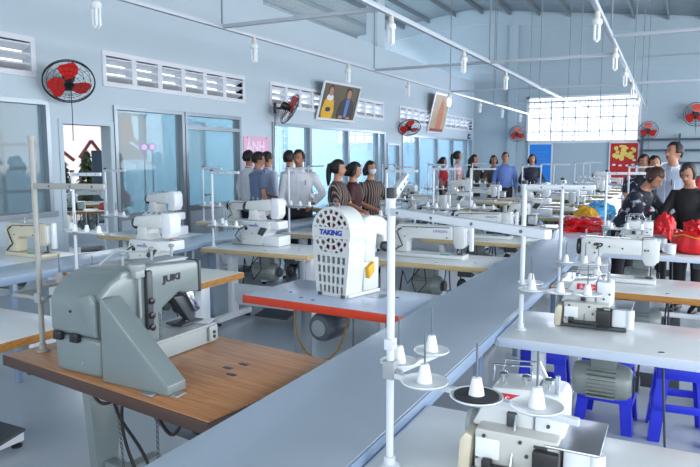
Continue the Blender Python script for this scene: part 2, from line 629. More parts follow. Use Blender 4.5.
# far window: many-paned grille
w = struct(MB().box(-5.06, -4.97, RY1 - .06, RY1 + .06, 2.14, 3.76, .01).box(-1.38, -1.29, RY1 - .06, RY1 + .06, 2.14, 3.76, .01)
           .box(-5.06, -1.29, RY1 - .06, RY1 + .06, 3.68, 3.76, .01).box(-5.06, -1.29, RY1 - .06, RY1 + .06, 2.12, 2.22, .01).build('window_1', 'vent'))
g = MB()
for k in range(1, 9):
    xx = -5 + 3.65 * k / 9
    g.box(xx - .022, xx + .022, RY1 + .0, RY1 + .05, 2.2, 3.7)
for zz in (2.52, 3.0, 3.36):
    g.box(-5, -1.35, RY1 + .0, RY1 + .05, zz - .022, zz + .022)
g.build('mullion', 'vent', w)
g = MB()
for k in range(1, 19):
    xx = -5 + 3.65 * k / 19
    g.box(xx - .008, xx + .008, RY1 + .09, RY1 + .105, 2.2, 3.7)
for k in range(1, 8):
    zz = 2.2 + 1.5 * k / 8
    g.box(-5, -1.35, RY1 + .09, RY1 + .105, zz - .008, zz + .008)
g.build('security_grille', 'rackm', w)
MB().box(-5, -1.35, RY1 + .055, RY1 + .06, 2.2, 3.7).build('pane', 'glassf', w)

# louvred vent strips in the left wall
for i, (a, c) in enumerate(VENTS):
    t = thing('vent_strip', 'white louvred vent strip high on the left wall ' + ['above the dark window', 'above the glazed office and its door', 'behind the portrait of two people', 'behind the tall orange picture'][i], 'vent', (-7.0, a, 2.8))
    L = c - a
    f = MB()
    f.box(-.12, .025, -.06, L + .06, .17, .24, .008).box(-.12, .025, -.06, L + .06, -.24, -.17, .008).box(-.12, .025, -.06, 0, -.17, .17).box(-.12, .025, L, L + .06, -.17, .17)
    f.build('frame', 'vent', t)
    n = max(3, round(L / 0.5))
    for k in range(1, n):
        MB().box(-.12, .018, L * k / n - .045, L * k / n + .045, -.17, .17).build('divider', 'vent', t)
    for z in (-.115, 0, .115):
        MB().box(-.13, .015, 0, L, z - .012, z + .012, 0, Matrix.Rotation(R(-22), 4, 'Y')).build('slat', 'vent', t)

# glazed units of the left wall


def glazed(name, ya, yb, za, zb, muls, sill=None, gm='glassw', head=None):
    f = MB()
    X0, X1 = -7.12, -6.97
    fw = .055
    f.box(X0, X1, ya, ya + fw, za, zb - fw).box(X0, X1, yb - fw, yb, za, zb - fw).box(X0, X1, ya, yb, zb - fw, zb)
    if za > .3:
        f.box(X0, X1 + .02, ya - .04, yb + .04, za - .02, za + .05)
    for m in muls:
        f.box(X0, X1, m - .045, m + .045, za + .06, zb - fw)
    if head:
        f.box(X0 + .003, X1 - .003, ya + fw, yb - fw, head - .03, head + .03)
    o = struct(f.build(name, 'alu'))
    z = za
    if sill:
        z = sill
        MB().box(-7.09, -7.0, ya + fw, yb - fw, za, sill - .03).build('lower_panel', 'wall', o)
        MB().box(X0 + .002, X1 - .002, ya + fw, yb - fw, sill - .04, sill + .04).build('transom', 'alu', o)
    e = [ya + fw] + sorted(muls) + [yb - fw]
    for p, q in zip(e, e[1:]):
        MB().box(-7.06, -7.05, p, q, z, zb - fw).build('pane', gm, o)
    return o


glazed('window_2', 2.4, 5.57, 0.89, 2.3, [3.9], gm='glassd')
glazed('window_3', 6.6, 8.02, 0, 2.32, [], sill=0.76, gm='glassd')
d = glazed('door_1', 8.04, 9.5, 0, 2.32, [], sill=.8, gm='glassd', head=2.08)
MB().cyl((-6.97, 8.42, 1.0), (-6.9, 8.42, 1.0), .012).cyl((-6.9, 8.42, 1.0), (-6.9, 8.55, 1.0), .012).box(-6.97, -6.96, 8.39, 8.45, .93, 1.08).build('handle', 'chrome', d)
glazed('window_4', 10.5, 15.8, 0, 2.28, [11.93, 13.69, 15.39], sill=.35)
glazed('door_2', 15.95, 16.8, 0, 2.0, [], sill=.35)
glazed('window_5', 17.0, 23.75, 0, 2.26, [18.3, 19.95, 21.5, 23.1], sill=.35)
f = MB()
f.box(-7.17, -6.98, 5.70, 5.76, 0, 2.03).box(-7.17, -6.98, 6.53, 6.59, 0, 2.03).box(-7.17, -6.98, 5.70, 6.59, 2.03, 2.09)
struct(f.build('trim_2', 'wall'))
# grilles in the outer windows of the side rooms
for i, (ya, yb, za, zb) in enumerate([(12.85, 13.45, 1.3, 2.5), (16.3, 17.4, 1.0, 2.7), (20.6, 23.6, 1.9, 2.8), (10.55, 11.3, 1.55, 2.55)]):
    g = MB()
    n = round((yb - ya) / .14)
    if i < 3:
        for k in range(n + 1):
            yy = ya + (yb - ya) * k / n
            g.box(-11.06, -11.04, yy - .012, yy + .012, za, zb)
        n = round((zb - za) / .2)
        for k in range(n + 1):
            zz = za + (zb - za) * k / n
            g.box(-11.06, -11.04, ya, yb, zz - .012, zz + .012)
    else:
        g.box(-11.06, -11.0, ya - .04, ya, za, zb).box(-11.06, -11.0, yb, yb + .04, za, zb).box(-11.06, -11.0, ya, yb, zb, zb + .04)
    struct(g.build('window_%d' % (6 + i), 'vent'))

# ================================================================ LAMP FRAME AND LAMPS
ZR = 3.04
t = thing('lamp_frame', 'pale steel lamp frame hung on thin rods under the roof, long rails and crossbars', 'lamp frame', (0, 0, ZR))
LX, AX, CX = -4.6, -2.68, -0.81


def rail_x(x, y):
    return x + .11 - .0152 * y if x == CX else x


for x, y0, y1 in ((LX, -1, 22.3), (AX, -1, 20), (CX, -1, 22)):
    MB().box(-.025, .025, y0, y1, -.025, .025, .004).build('rail', 'rail', t, (x + (.11 if x == CX else 0), 0, 0), .0152 if x == CX else 0)
BARS = [(5.95, LX, AX), (9.95, LX, CX), (13.9, LX, 3), (17.6, LX, CX), (8.5, CX, 3), (2.0, LX, CX)]
for y, xa, xb in BARS:
    xa, xb = rail_x(xa, y), rail_x(xb, y)
    MB().box(xa, xb, y - .022, y + .022, -.02, .02, .004).build('crossbar', 'rail', t)
for x, ys in ((LX, (5.95, 9.95, 13.9, 17.6, 22.2)), (AX, (9.95, 13.9, 17.6, 3)), (CX, (8.5, 13.9, 17.6, 21.5))):
    for y in ys:
        MB().cyl((rail_x(x, y), y, 0), (rail_x(x, y), y, roof_z(x) - ZR - .02), .011, seg=8).build('hanger_rod', 'steel', t)
for x, y in ((-3.6, 13.9), (-1.9, 13.9), (-3.4, 17.6), (-1.9, 17.6), (.4, 13.9), (.2, 8.5)):
    MB().cyl((x, y, 0), (x, y, roof_z(x) - ZR - .02), .009, seg=8).build('hanger_rod', 'steel', t)


def cfl(lit):
    t = thing('tube_lamp', '', '')
    MB().cyl((0, 0, -.02), (0, 0, -.085), .024, .03, 14).build('socket', 'socket', t)
    MB().lathe([(.03, -.085), (.047, -.1), (.05, -.135), (.04, -.15)], seg=18).build('ballast', 'cfl', t)
    g = MB()
    for k in range(4):
        a = PI / 4 + k * PI / 2
        cx, cy = .027 * math.cos(a), .027 * math.sin(a)
        g.vtube([(cx, cy, -.148), (cx, cy, -.29)], .0125, 8)
        a2 = a + PI / 2
        if k % 2 == 0:
            c2 = (.027 * math.cos(a2), .027 * math.sin(a2))
            g.vtube([(cx, cy, -.286), ((cx + c2[0]) / 2, (cy + c2[1]) / 2, -.303), (c2[0], c2[1], -.286)], .0125, 8)
    g.build('glass_tube', 'cflon' if lit else 'cfl', t)
    return t


used = {}
dim = cfl(False)
dim.name = 'tube_lamp'
lit = cfl(True)
for x, ys, nm in ((LX, (4.2, 6.55, 9.0, 11.45, 13.85, 16.3, 18.6, 20.9), 'left'), (AX, (3.8, 6.2, 8.65, 11.0), 'middle'), (CX, (4.5, 6.9, 9.25, 11.35, 13.6, 16.2), 'right')):
    for i, y in enumerate(ys):
        p = lit if (x == LX and i == 4) else dim
        lab = 'lit compact tube lamp glowing on the left hanging rail' if p is lit else 'unlit white tube lamp on the %s hanging rail, %s from the camera' % (nm, ORD[i])
        o = place(p, used, (rail_x(x, y), y, ZR - .005), 0, lab, 'lamp', 'tube lamps on the hanging rails')

# ================================================================ WALL THINGS


def make_fan():
    t = thing('wall_fan', '', '')
    # local: faces +x, wall at x=-0.3
    MB().box(-.3, -.27, -.06, .06, -.1, .1, .006).cyl((-.28, 0, 0), (-.14, 0, 0), .022).build('wall_bracket', 'black', t)
    MB().lathe([(.03, -.17), (.07, -.16), (.078, -.1), (.075, -.05), (.05, -.03)], axis=(1, 0, 0), seg=20).build('motor_housing', 'black', t)
    g = MB()
    for rad, xx, r in ((.31, .03, .009), (.31, .0, .006), (.26, .065, .003), (.2, .085, .003), (.14, .095, .003), (.26, -.05, .003), (.18, -.07, .003)):
        g.ring((xx, 0, 0), (1, 0, 0), rad, r, 32, 5)
    for k in range(24):
        a = 2 * PI * k / 24
        c, s_ = math.cos(a), math.sin(a)
        g.vtube([(.1, .06 * c, .06 * s_), (.09, .16 * c, .16 * s_), (.065, .26 * c, .26 * s_), (.03, .31 * c, .31 * s_)], .0016, 4)
        if k % 2 == 0:
            g.vtube([(-.07, .07 * c, .07 * s_), (-.06, .22 * c, .22 * s_), (0, .31 * c, .31 * s_)], .0016, 4)
    g.ring((.1, 0, 0), (1, 0, 0), .055, .008, 20, 5)
    g.build('cage', 'black', t)
    MB().lathe([(.01, .085), (.05, .08), (.055, .03), (.05, -.03)][::-1], axis=(1, 0, 0), seg=20).build('hub', 'black', t)
    for k in range(3):
        a0 = R(78) + 2 * PI * k / 3
        g = MB()
        pr = []
        N = 7
        top, bot = [], []
        for i in range(N):
            rr = .04 + (.275 - .04) * i / (N - 1)
            wd = (R(24) + R(16) * math.sin(PI * min(1, .25 + .75 * i / (N - 1)))) * (1 if i < N - 1 else .75)
            sk = R(18) * i / (N - 1)
            for lst, sg in ((top, 1), (bot, -1)):
                ang = a0 + sk + sg * wd
                lst.append((rr * math.cos(ang), rr * math.sin(ang), sg * .03))
        vt = []
        for th in (0.004, -0.004):
            vt.append(([g.bm.verts.new((p[2] + th + .02, p[0], p[1])) for p in top], [g.bm.verts.new((p[2] + th + .02, p[0], p[1])) for p in bot]))
        fs = []
        for A, B in vt:
            for i in range(N - 1):
                fs.append(g.bm.faces.new((A[i], A[i + 1], B[i + 1], B[i])))
        for s_ in (0, 1):
            for i in range(N - 1):
                fs.append(g.bm.faces.new((vt[0][s_][i], vt[0][s_][i + 1], vt[1][s_][i + 1], vt[1][s_][i])))
        for i in (0, N - 1):
            fs.append(g.bm.faces.new((vt[0][0][i], vt[0][1][i], vt[1][1][i], vt[1][0][i])))
        bmesh.ops.recalc_face_normals(g.bm, faces=fs)
        g.build('blade', 'fanred', t)
    MB().vtube([(-.27, .03, -.05), (-.285, .035, -.4), (-.29, .03, -.75)], .006, 6).build('power_cord', 'cable', t)
    return t


fan = make_fan()
FANS = [(-6.68, 5.63, 2.53, R(-38), R(40), .95, 'red-bladed wall fan facing the room above the doorway on the left wall'),
        (-6.68, 10.62, 2.53, R(50), R(28), .98, 'red-bladed wall fan seen edge-on between pink banner and portrait'),
        (-6.7, 16.8, 2.44, R(-55), R(48), .98, 'red-bladed wall fan tilted down between the portrait and the tall orange picture'),
        (-5.3, 23.66, 2.46, R(-72), R(8), .9, 'red-bladed fan on the far wall left of the bright window'),
        (-1.03, 23.66, 2.5, R(-86), 0, .95, 'red-bladed fan on the far wall right of the bright window'),
        (.33, 23.66, 2.98, R(-86), 0, 1.2, 'red-bladed fan high on the far wall at the right picture edge')]
for x, y, z, rz, tilt, sc, lab in FANS:
    o = place(fan, used, (x, y, z), rz, lab, 'fan', 'wall fans')
    o.rotation_euler = (0, 0, rz)
    for ch in o.children:
        if ch.name.split('.')[0] not in ('wall_bracket', 'power_cord'):
            ch.rotation_euler = (0, tilt, 0)
    o.scale = (sc, sc, sc)

# portrait of two people, leaning out from the wall
t = thing('framed_portrait', 'white framed portrait of a woman in yellow and a man in suit', 'picture', (-6.925, 12.9, 2.42), 0)
t.rotation_euler = (0, R(16), R(-4))
PW, PH = 1.56, .84
MB().box(0, .03, -PW / 2, PW / 2, 0, .05).box(0, .03, -PW / 2, PW / 2, PH - .05, PH).box(0, .03, -PW / 2, -PW / 2 + .05, 0.05, PH - .05).box(0, .03, PW / 2 - .05, PW / 2, 0.05, PH - .05).build('frame', 'white', t)
MB().box(.003, .015, -PW / 2 + .05, PW / 2 - .05, .05, PH - .05).build('canvas', 'picbg', t)


def flat(pts, x, n, m, parent):
    MB().prism(pts, 'yz', x, x + .003).build(n, m, parent)


def oval(cy, cz, ry, rz_, n=18):
    return [(cy + ry * math.cos(2 * PI * k / n), cz + rz_ * math.sin(2 * PI * k / n)) for k in range(n)]


flat([(-.62, .05), (-.22, .05), (-.18, .2), (-.24, .42), (-.32, .52), (-.52, .52), (-.6, .42), (-.66, .2)], .016, 'painted_dress', 'yellow', t)
flat(oval(-.42, .5, .13, .07), .0165, 'painted_collar', 'whitecloth', t)
flat(oval(-.42, .63, .085, .095), .018, 'painted_face', 'skin', t)
flat(oval(-.42, .655, .1, .1), .0165, 'painted_hair', 'hair', t)
flat(oval(.32, .69, .1, .07), .019, 'painted_hair', 'hairg', t)
flat(oval(-.42, .24, .1, .05), .02, 'painted_flowers', 'navy', t)
flat([(.0, .05), (.62, .05), (.64, .3), (.56, .46), (.4, .52), (.22, .52), (.06, .44), (-.02, .25)], .016, 'painted_suit', 'picsuit', t)
flat([(.26, .1), (.37, .1), (.4, .5), (.24, .5)], .019, 'painted_shirt', 'shirtb', t)
flat(oval(.32, .61, .088, .105), .0205, 'painted_face', 'skin', t)
flat(oval(.14, .1, .09, .035), .02, 'painted_hand', 'skin', t)
flat(oval(.46, .09, .09, .03), .02, 'painted_hand', 'skin', t)

t = thing('tall_picture', 'tall narrow orange picture in a white frame leaning from the left wall', 'picture', (-6.97, 19.6, 2.38), 0)
t.rotation_euler = (0, R(13), R(-3))
PW, PH = 1.3, 1.22
MB().box(0, .03, -PW / 2, PW / 2, 0, .04).box(0, .03, -PW / 2, PW / 2, PH - .04, PH).box(0, .03, -PW / 2, -PW / 2 + .05, 0.04, PH - .04).box(0, .03, PW / 2 - .05, PW / 2, 0.04, PH - .04).build('frame', 'white', t)
MB().box(.003, .015, -PW / 2 + .05, PW / 2 - .05, .04, PH - .04).build('canvas', 'picbg2', t)
flat([(-.1, .1), (.32, .1), (.3, .7), (.2, 1.0), (.05, 1.0), (-.1, .7)], .016, 'painted_figure', 'picor', t)
flat(oval(.12, 1.05, .09, .08), .018, 'painted_head', 'skin', t)
flat([(-.5, .06), (.5, .06), (.5, .14), (-.5, .14)], .018, 'painted_base', 'rust', t)

# pink banner between the office door and the long glazing
t = thing('pink_banner', 'pink paper banner with pale letters on the left wall behind the men', 'banner', (-6.995, 10.0, 1.55))
MB().box(0, .006, -.42, .42, -.25, .44).build('sheet', 'banner', t)
text('ÀNH', .27, 'bannertxt', t, (.008, -.05, .25), (R(90), 0, R(90)), 'lettering', bold=.006)
text('HÁC 2', .2, 'bannertxt', t, (.008, -.05, -.03), (R(90), 0, R(90)), 'lettering', bold=.004)
for y in (-.3, .3):
    MB().cyl((.005, y, .42), (.012, y, .42), .012, seg=8).build('tack', 'dark', t)
t = thing('wall_sign', 'small dark blue sign above the far end of the glazing', 'sign', (-6.99, 23.4, 2.38))
MB().box(0, .02, -.16, .16, -.09, .09, .004).build('panel', 'signblue', t)
MB().box(.02, .023, -.1, .02, -.02, .02).prism([(.02, -.05), (.11, 0), (.02, .05)], 'yz', .02, .023).build('arrow', 'white', t)

# blue board, red poster, rack against the far wall
t = thing('blue_board', 'bright blue board with white edge strips on the far wall', 'notice board', (-4.52, 23.92, 0.55))
MB().box(-.38, .38, -.0, .02, 0, 1.53).build('panel', 'board', t)
MB().box(-.43, -.38, -.012, .02, -.02, 1.56).box(.38, .43, -.012, .02, -.02, 1.56).box(-.43, .43, -.012, .02, 1.53, 1.57).build('frame', 'white', t)
for k in range(4):
    MB().box(-.26, .26 - .08 * (k % 2), -.003, 0, 1.25 - .12 * k, 1.265 - .12 * k).build('printed_line', 'trail', t)
t = thing('red_poster', 'red and yellow poster below the right end of the far window', 'poster', (-1.76, 23.94, .75))
MB().box(-.43, .43, -.006, .02, 0, 1.35).build('sheet', 'postred', t)
MB().box(-.47, -.43, -.012, .02, -.02, 1.39).box(.43, .47, -.012, .02, -.02, 1.39).box(-.47, .47, -.012, .02, 1.35, 1.39).build('frame', 'white', t)
rr = random.Random(3)
g = MB()
for k in range(26):
    a = rr.uniform(0, 2 * PI)
    q = rr.uniform(0, 1) ** .6
    cx, cz = .0 + .36 * q * math.cos(a), 1.05 + .24 * q * math.sin(a)
    g.ball((cx, -.006, cz), (rr.uniform(.05, .09), .004, rr.uniform(.04, .08)), 8, 6)
g.build('yellow_flowers', 'postyel', t)
g = MB()
for cx, cz in ((-.3, .62), (-.1, .6), (.12, .6), (.3, .63), (.33, .78)):
    g.ball((cx, -.006, cz), (.06, .003, .035), 8, 6)
g.build('white_motif', 'white', t)

t = thing('ladder_rack', 'dark steel ladder rack standing against the far wall on the right', 'rack', (-.1, 23.62, 0))
for x in (-1.1, 0, 1.1):
    MB().box(x - .03, x + .03, -.25, -.2, 0, 2.38).build('upright', 'rackm', t)
    MB().box(x - .03, x + .03, .2, .25, 0, 2.38).build('upright', 'rackm', t)
for z in (.5, 1.0, 1.45, 1.85, 2.2):
    for y in (-.225, .225):
        MB().box(-1.1, 1.1, y - .02, y + .02, z - .03, z + .03).build('rung_bar', 'rackm', t)

# ================================================================ BEYOND THE DOORWAY AND PANES
t = thing('ladder_rack', 'dark ladder rack in the side room behind the left-hand window', 'rack', (-8.95, 6.3, 0), R(50))
for x in (-.62, 0, .62):
    MB().box(x - .025, x + .025, -.02, .02, 0, 2.0).build('upright', 'rackm', t)
for z in (.3, .7, 1.1, 1.45, 1.8):
    MB().box(-.62, .62, -.015, .015, z - .025, z + .025).build('rung_bar', 'rackm', t)
for i, (x, y, z) in enumerate(((-9.0, 9.21, 1.8), (-9.0, 9.42, 1.81))):
    t = thing('stage_lamp', ['left', 'right'][i] + ' one of two round pink lamps glowing behind the office pane', 'lamp', (x, y, z))
    MB().lathe([(.03, -.12), (.07, -.1), (.075, 0), (.07, .01)], axis=(.84, -.54, 0), seg=16).build('housing', 'black', t)
    MB().ball((.004, -.002, 0), (.055, .055, .055), 12, 8).build('bulb', 'pinkglow', t)
    MB().cyl((0, 0, -.06), (0, 0, -z), .012, seg=8).build('pole', 'rackm', t)
t = thing('side_room_cabinet', 'dark grey cabinet in the room beyond the doorway', 'cabinet', (-10.55, 9.75, 0), R(48))
MB().box(-.3, .3, -.25, .25, 0, 1.75, .01).build('body', 'dark', t)
MB().box(-.29, .29, -.26, -.25, .1, .9, .005).build('door', 'rackm', t)
MB().box(-.29, .29, -.26, -.25, .95, 1.7, .005).build('door', 'rackm', t)
t = thing('canopy_tent', 'white canopy with rust red gable poles in the yard beyond the doorway', 'tent', (-14.6, 12.95, -.12), R(48))
MB().prism([(-1.6, 2.0), (0, 3.1), (1.6, 2.0), (1.6, 1.96), (0, 3.04), (-1.6, 1.96)], 'xz', .4, 3.0).build('roof_sheet', 'canvasw', t)
MB().box(-1.6, .9, 3.0, 3.05, .6, 3.6).build('back_sheet', 'canvasw', t)
for a, c in (((-.32, 0, 1.72), (-.0, 0, 2.2)), ((0, 0, 2.2), (.3, 0, 1.75)), ((-.8, 0, 1.95), (-.45, 0, 1.65)),):
    MB().vtube([a, c], .045, 8).build('gable_pole', 'rust', t)
for x in (-1.6, 1.6):
    MB().vtube([(x, .4, 0), (x, .4, 2)], .04, 8).build('post', 'rust', t)
for i, (x, y, h) in enumerate(((-12.3, 10.75, 1.85), (-13.3, 10.9, 1.62), (-13.1, 12.2, 1.7))):
    t = thing('leafy_shrub', ['tall pointed', 'low rounded', 'short bushy'][i] + ' dark green shrub in the yard beyond the doorway', 'shrub', (x, y, -.12))
    MB().vtube([(0, 0, 0), (.02, 0, h * .7)], .03, 8).build('stem', 'rust', t)
    g = MB()
    q = random.Random(i)
    for k in range(420):
        zz = q.uniform(.25, 1) * h
        rr_ = (1 - zz / h) * .5 + .06
        a = q.uniform(0, 2 * PI)
        p = Vector((rr_ * math.cos(a) * q.uniform(.3, 1), rr_ * math.sin(a) * q.uniform(.3, 1), zz))
        m4 = Matrix.Translation(p) @ Matrix.Rotation(a, 4, 'Z') @ Matrix.Rotation(q.uniform(.2, 1.4), 4, 'Y')
        vs = [g.bm.verts.new(m4 @ Vector(c)) for c in ((0, -.06, 0), (.13, 0, .015), (0, .06, 0), (-.09, 0, -.01))]
        g.bm.faces.new(vs)
    g.build('foliage', 'leaf', t)
t = thing('amber_tarpaulin', 'amber yellow tarpaulin awning in the yard behind the office pane', 'awning', (-12.3, 12.15, 1.9), R(48))
MB().prism([(-.5, 1.1), (-.02, 1.1), (.08, .2), (-.1, .02), (-.5, .1)], 'xz', 0, .004).build('sheet', 'tarp', t)
MB().prism([(-.5, .1), (.0, .05), (.55, -.35), (-.5, -.35)], 'xz', .06, .1).build('lower_sheet', 'greyplastic', t)
MB().vtube([(-.3, .05, 1), (-.3, .05, -2.1)], .03, 8).build('pole', 'steel', t)
# ================================================================ SEWING TABLES
T = 0.76


def make_table(name, L, D, top, edge, motor='motor', rounded=False, panel=True, inset=.14, mx=0.0, wires=True):
    t = thing(name, '', '')
    th = .04
    e = .006
    MB().box(-L / 2 + e, L / 2 - e, -D / 2 + e, D / 2 - e, T - th, T, .004).build('tabletop', top, t)
    b = MB()
    zt = T - .003
    b.box(-L / 2, L / 2, -D / 2, -D / 2 + e + .002, T - th - .004, zt, .003 if not rounded else .004)
    b.box(-L / 2, L / 2, D / 2 - e - .002, D / 2, T - th - .004, zt)
    b.box(-L / 2, -L / 2 + e + .002, -D / 2, D / 2, T - th - .004, zt).box(L / 2 - e - .002, L / 2, -D / 2, D / 2, T - th - .004, zt)
    b.build('edge_band', edge, t)
    for sx in (-1, 1):
        x = sx * (L / 2 - inset)
        lg = MB().box(x - .03, x + .03, -.05, .05, .07, T - th, .006).box(x - .05, x + .05, -.2, .2, T - th - .035, T - th, .004).build('leg', 'white', t)
        MB().box(x - .03, x + .03, -.27, .27, .03, .09, .01).build('foot', 'white', lg)
        for sy in (-1, 1):
            MB().lathe([(.028, 0), (.028, .012), (.012, .02), (.012, .045)], (x, sy * .24, 0), seg=12).build('leveler', 'rubber', lg)
    MB().box(-L / 2 + inset, L / 2 - inset, .02, .06, .16, .2, .005).build('stretcher', 'white', t)
    if panel:
        MB().box(-L / 2 + inset + .02, L / 2 - inset - .02, -.018, .0, .2, .38, .004).build('back_panel', 'white', t)
    tr = MB().box(-.17, .2, -.04, .22, .1, .118, .006, Matrix.Rotation(R(10), 4, 'X')).build('treadle', 'dark', t)
    MB().cyl((.14, .1, .12), (.1, .1, T - .06), .006, seg=8).build('treadle_rod', 'dark', tr)
    m = MB().lathe([(.05, -.15), (.075, -.145), (.085, -.11), (.088, .06), (.08, .1), (.06, .12)], (-.05, .02, .52), (1, 0, 0), 20)
    for k in range(7):
        m.box(-.13, .0, .02 - .095, .02 + .095, .46 + .02 * k - .003, .46 + .02 * k + .003)
    mo = m.build('motor', motor, t, (mx, 0, 0))
    MB().box(-.12, .0, -.03, .07, .59, T - th, .008).build('motor_bracket', motor, mo)
    MB().lathe([(.02, 0), (.045, .004), (.035, .014), (.045, .024), (.02, .028)], (.075, .02, .52), (1, 0, 0), 18).build('pulley', 'dark', mo)
    MB().vtube([(.09, .02, .56), (.1, .03, .7), (.1, .05, T - th)], .005, 6).build('drive_belt', 'rubber', mo)
    MB().box(L / 2 - .33, L / 2 - .21, -.16, -.06, T - th - .075, T - th - .001, .008).build('switch_box', 'dark', t)
    for x, y in ((L / 2 - .2, -.1), (L / 2 - .28, .02), (.1, -D / 2 + .08)):
        MB().lathe([(.014, T - .001), (.014, T + .002), (.006, T + .003)], (x, y, 0), seg=12).build('table_plug', 'chrome', t)
    if not wires:
        return t
    kl = MB().cyl((.24, -.06, T - th - .02), (.27, -.08, T - .19), .006, seg=8).build('knee_lifter', 'dark', t)
    MB().ball((.275, -.085, T - .2), (.045, .018, .06), 14, 10).build('knee_pad', 'black', kl)
    if wires:
        MB().vtube([(-.12, -.03, T - .1), (-.2, -.1, T - .22), (-.26, -.06, T - .12), (-.3, -.02, T - .3), (-.34, 0, T - .45), (-.38, .02, .2)], .006, 6).build('cable', 'cable', t)
    if wires:
        MB().vtube([(-.05, -.1, T - .06), (-.02, -.13, T - .2), (-.1, -.14, T - .3), (-.16, -.1, T - .2), (-.14, -.06, T - .06)], .005, 6).build('cable', 'cable', t)
    return t


# ================================================================ MACHINES (x right, y away from the camera, z up from the table top)
def screws(t, pts, r=.006, m='dark'):
    for x, y, z in pts:
        MB().cyl((x, y - .004, z), (x, y + .002, z), r, seg=8).build('screw', m, t)


def make_lockstitch(name, body='mach', L=.50, ht=.29, logo=None, logom='blue', detail=True, post=.115):
    t = thing(name, '', '')
    x0, x1 = -L / 2, L / 2
    MB().box(x0, x1, -.09, .09, 0, .03, .006).build('bed', body, t)
    MB().box(x1 - .14, x1 - .02, -.06, .06, .0301, .033).build('needle_plate', 'plate', t)
    a = ht - .115
    MB().prism([(x0, .03), (x0 + post, .03), (x0 + post, a - .03), (x0 + post + .03, a), (x1 - .1, a), (x1 - .1, ht - .005), (x1 - .14, ht), (x0 + .03, ht + .005), (x0, ht - .02)], 'xz', -.055, .055, .012).build('arm', body, t)
    h = MB().prism([(x1 - .1, a - .02), (x1 - .075, a - .07), (x1 - .02, a - .07), (x1 - .0, a - .05), (x1, ht - .01), (x1 - .02, ht + .01), (x1 - .1, ht)], 'xz', -.05, .05, .008).build('head', body, t)
    MB().box(x1 - .003, x1 + .012, -.04, .04, a - .045, ht - .005, .005).build('face_plate', 'white', h)
    if post < .12:
        MB().box(x1 + .03, x1 + .062, -.02, .02, a - .09, ht + .015, .008).box(x1 + .0, x1 + .04, -.012, .012, ht - .03, ht - .01).build('lever_guard', 'white', h)
    MB().cyl((x1 - .05, 0, .045), (x1 - .05, 0, a - .06), .004, seg=8).build('needle_bar', 'chrome', t)
    MB().box(x1 - .075, x1 - .03, -.015, .015, .034, .042, .002).cyl((x1 - .038, 0, .04), (x1 - .038, 0, a - .06), .005, seg=8).build('presser_foot', 'dark', t)
    MB().lathe([(.02, 0), (.055, .004), (.062, .015), (.055, .028), (.02, .032)], (x0 - .034, 0, ht - .075), (1, 0, 0), 22).build('handwheel', 'black' if body == 'mach' else body, t)
    MB().cyl((x0 + .16, 0, ht), (x0 + .16, 0, ht + .035), .004, seg=8).cyl((x0 + .28, .02, ht), (x0 + .28, .02, ht + .03), .004, seg=8).ball((x0 + .16, 0, ht + .037), .008, 10, 6).build('thread_post', 'chrome', t)
    if logo:
        text(logo, .032, logom, t, (x0 + L * .66, -.0562, ht - .045), FRONT, 'logo', 1.05, .15)
    if detail:
        screws(t, [(x0 + .03, -.056, ht - .04), (x0 + .03, -.056, .08), (x0 + .09, -.056, ht - .1), (x0 + .2, -.056, ht - .02), (x1 - .15, -.056, a + .02)])
        MB().vtube([(x0 + .06, -.06, ht - .03), (x0 + .02, -.068, ht - .06), (x0 + .05, -.066, ht - .13), (x0 + .075, -.064, ht - .18), (x0 + .02, -.064, .06), (x0 - .01, -.06, .035)], .005, 6).build('cable', 'cable', t)
        MB().vtube([(x0 + .06, -.057, ht - .02), (x0 + .2, -.062, ht - .015), (x1 - .13, -.057, ht - .012)], .003, 6).build('cable', 'cable', t)
        MB().box(x1 - .2, x1 - .12, -.085, -.065, .03, .038).build('tape_guide', 'green', t)
    return t


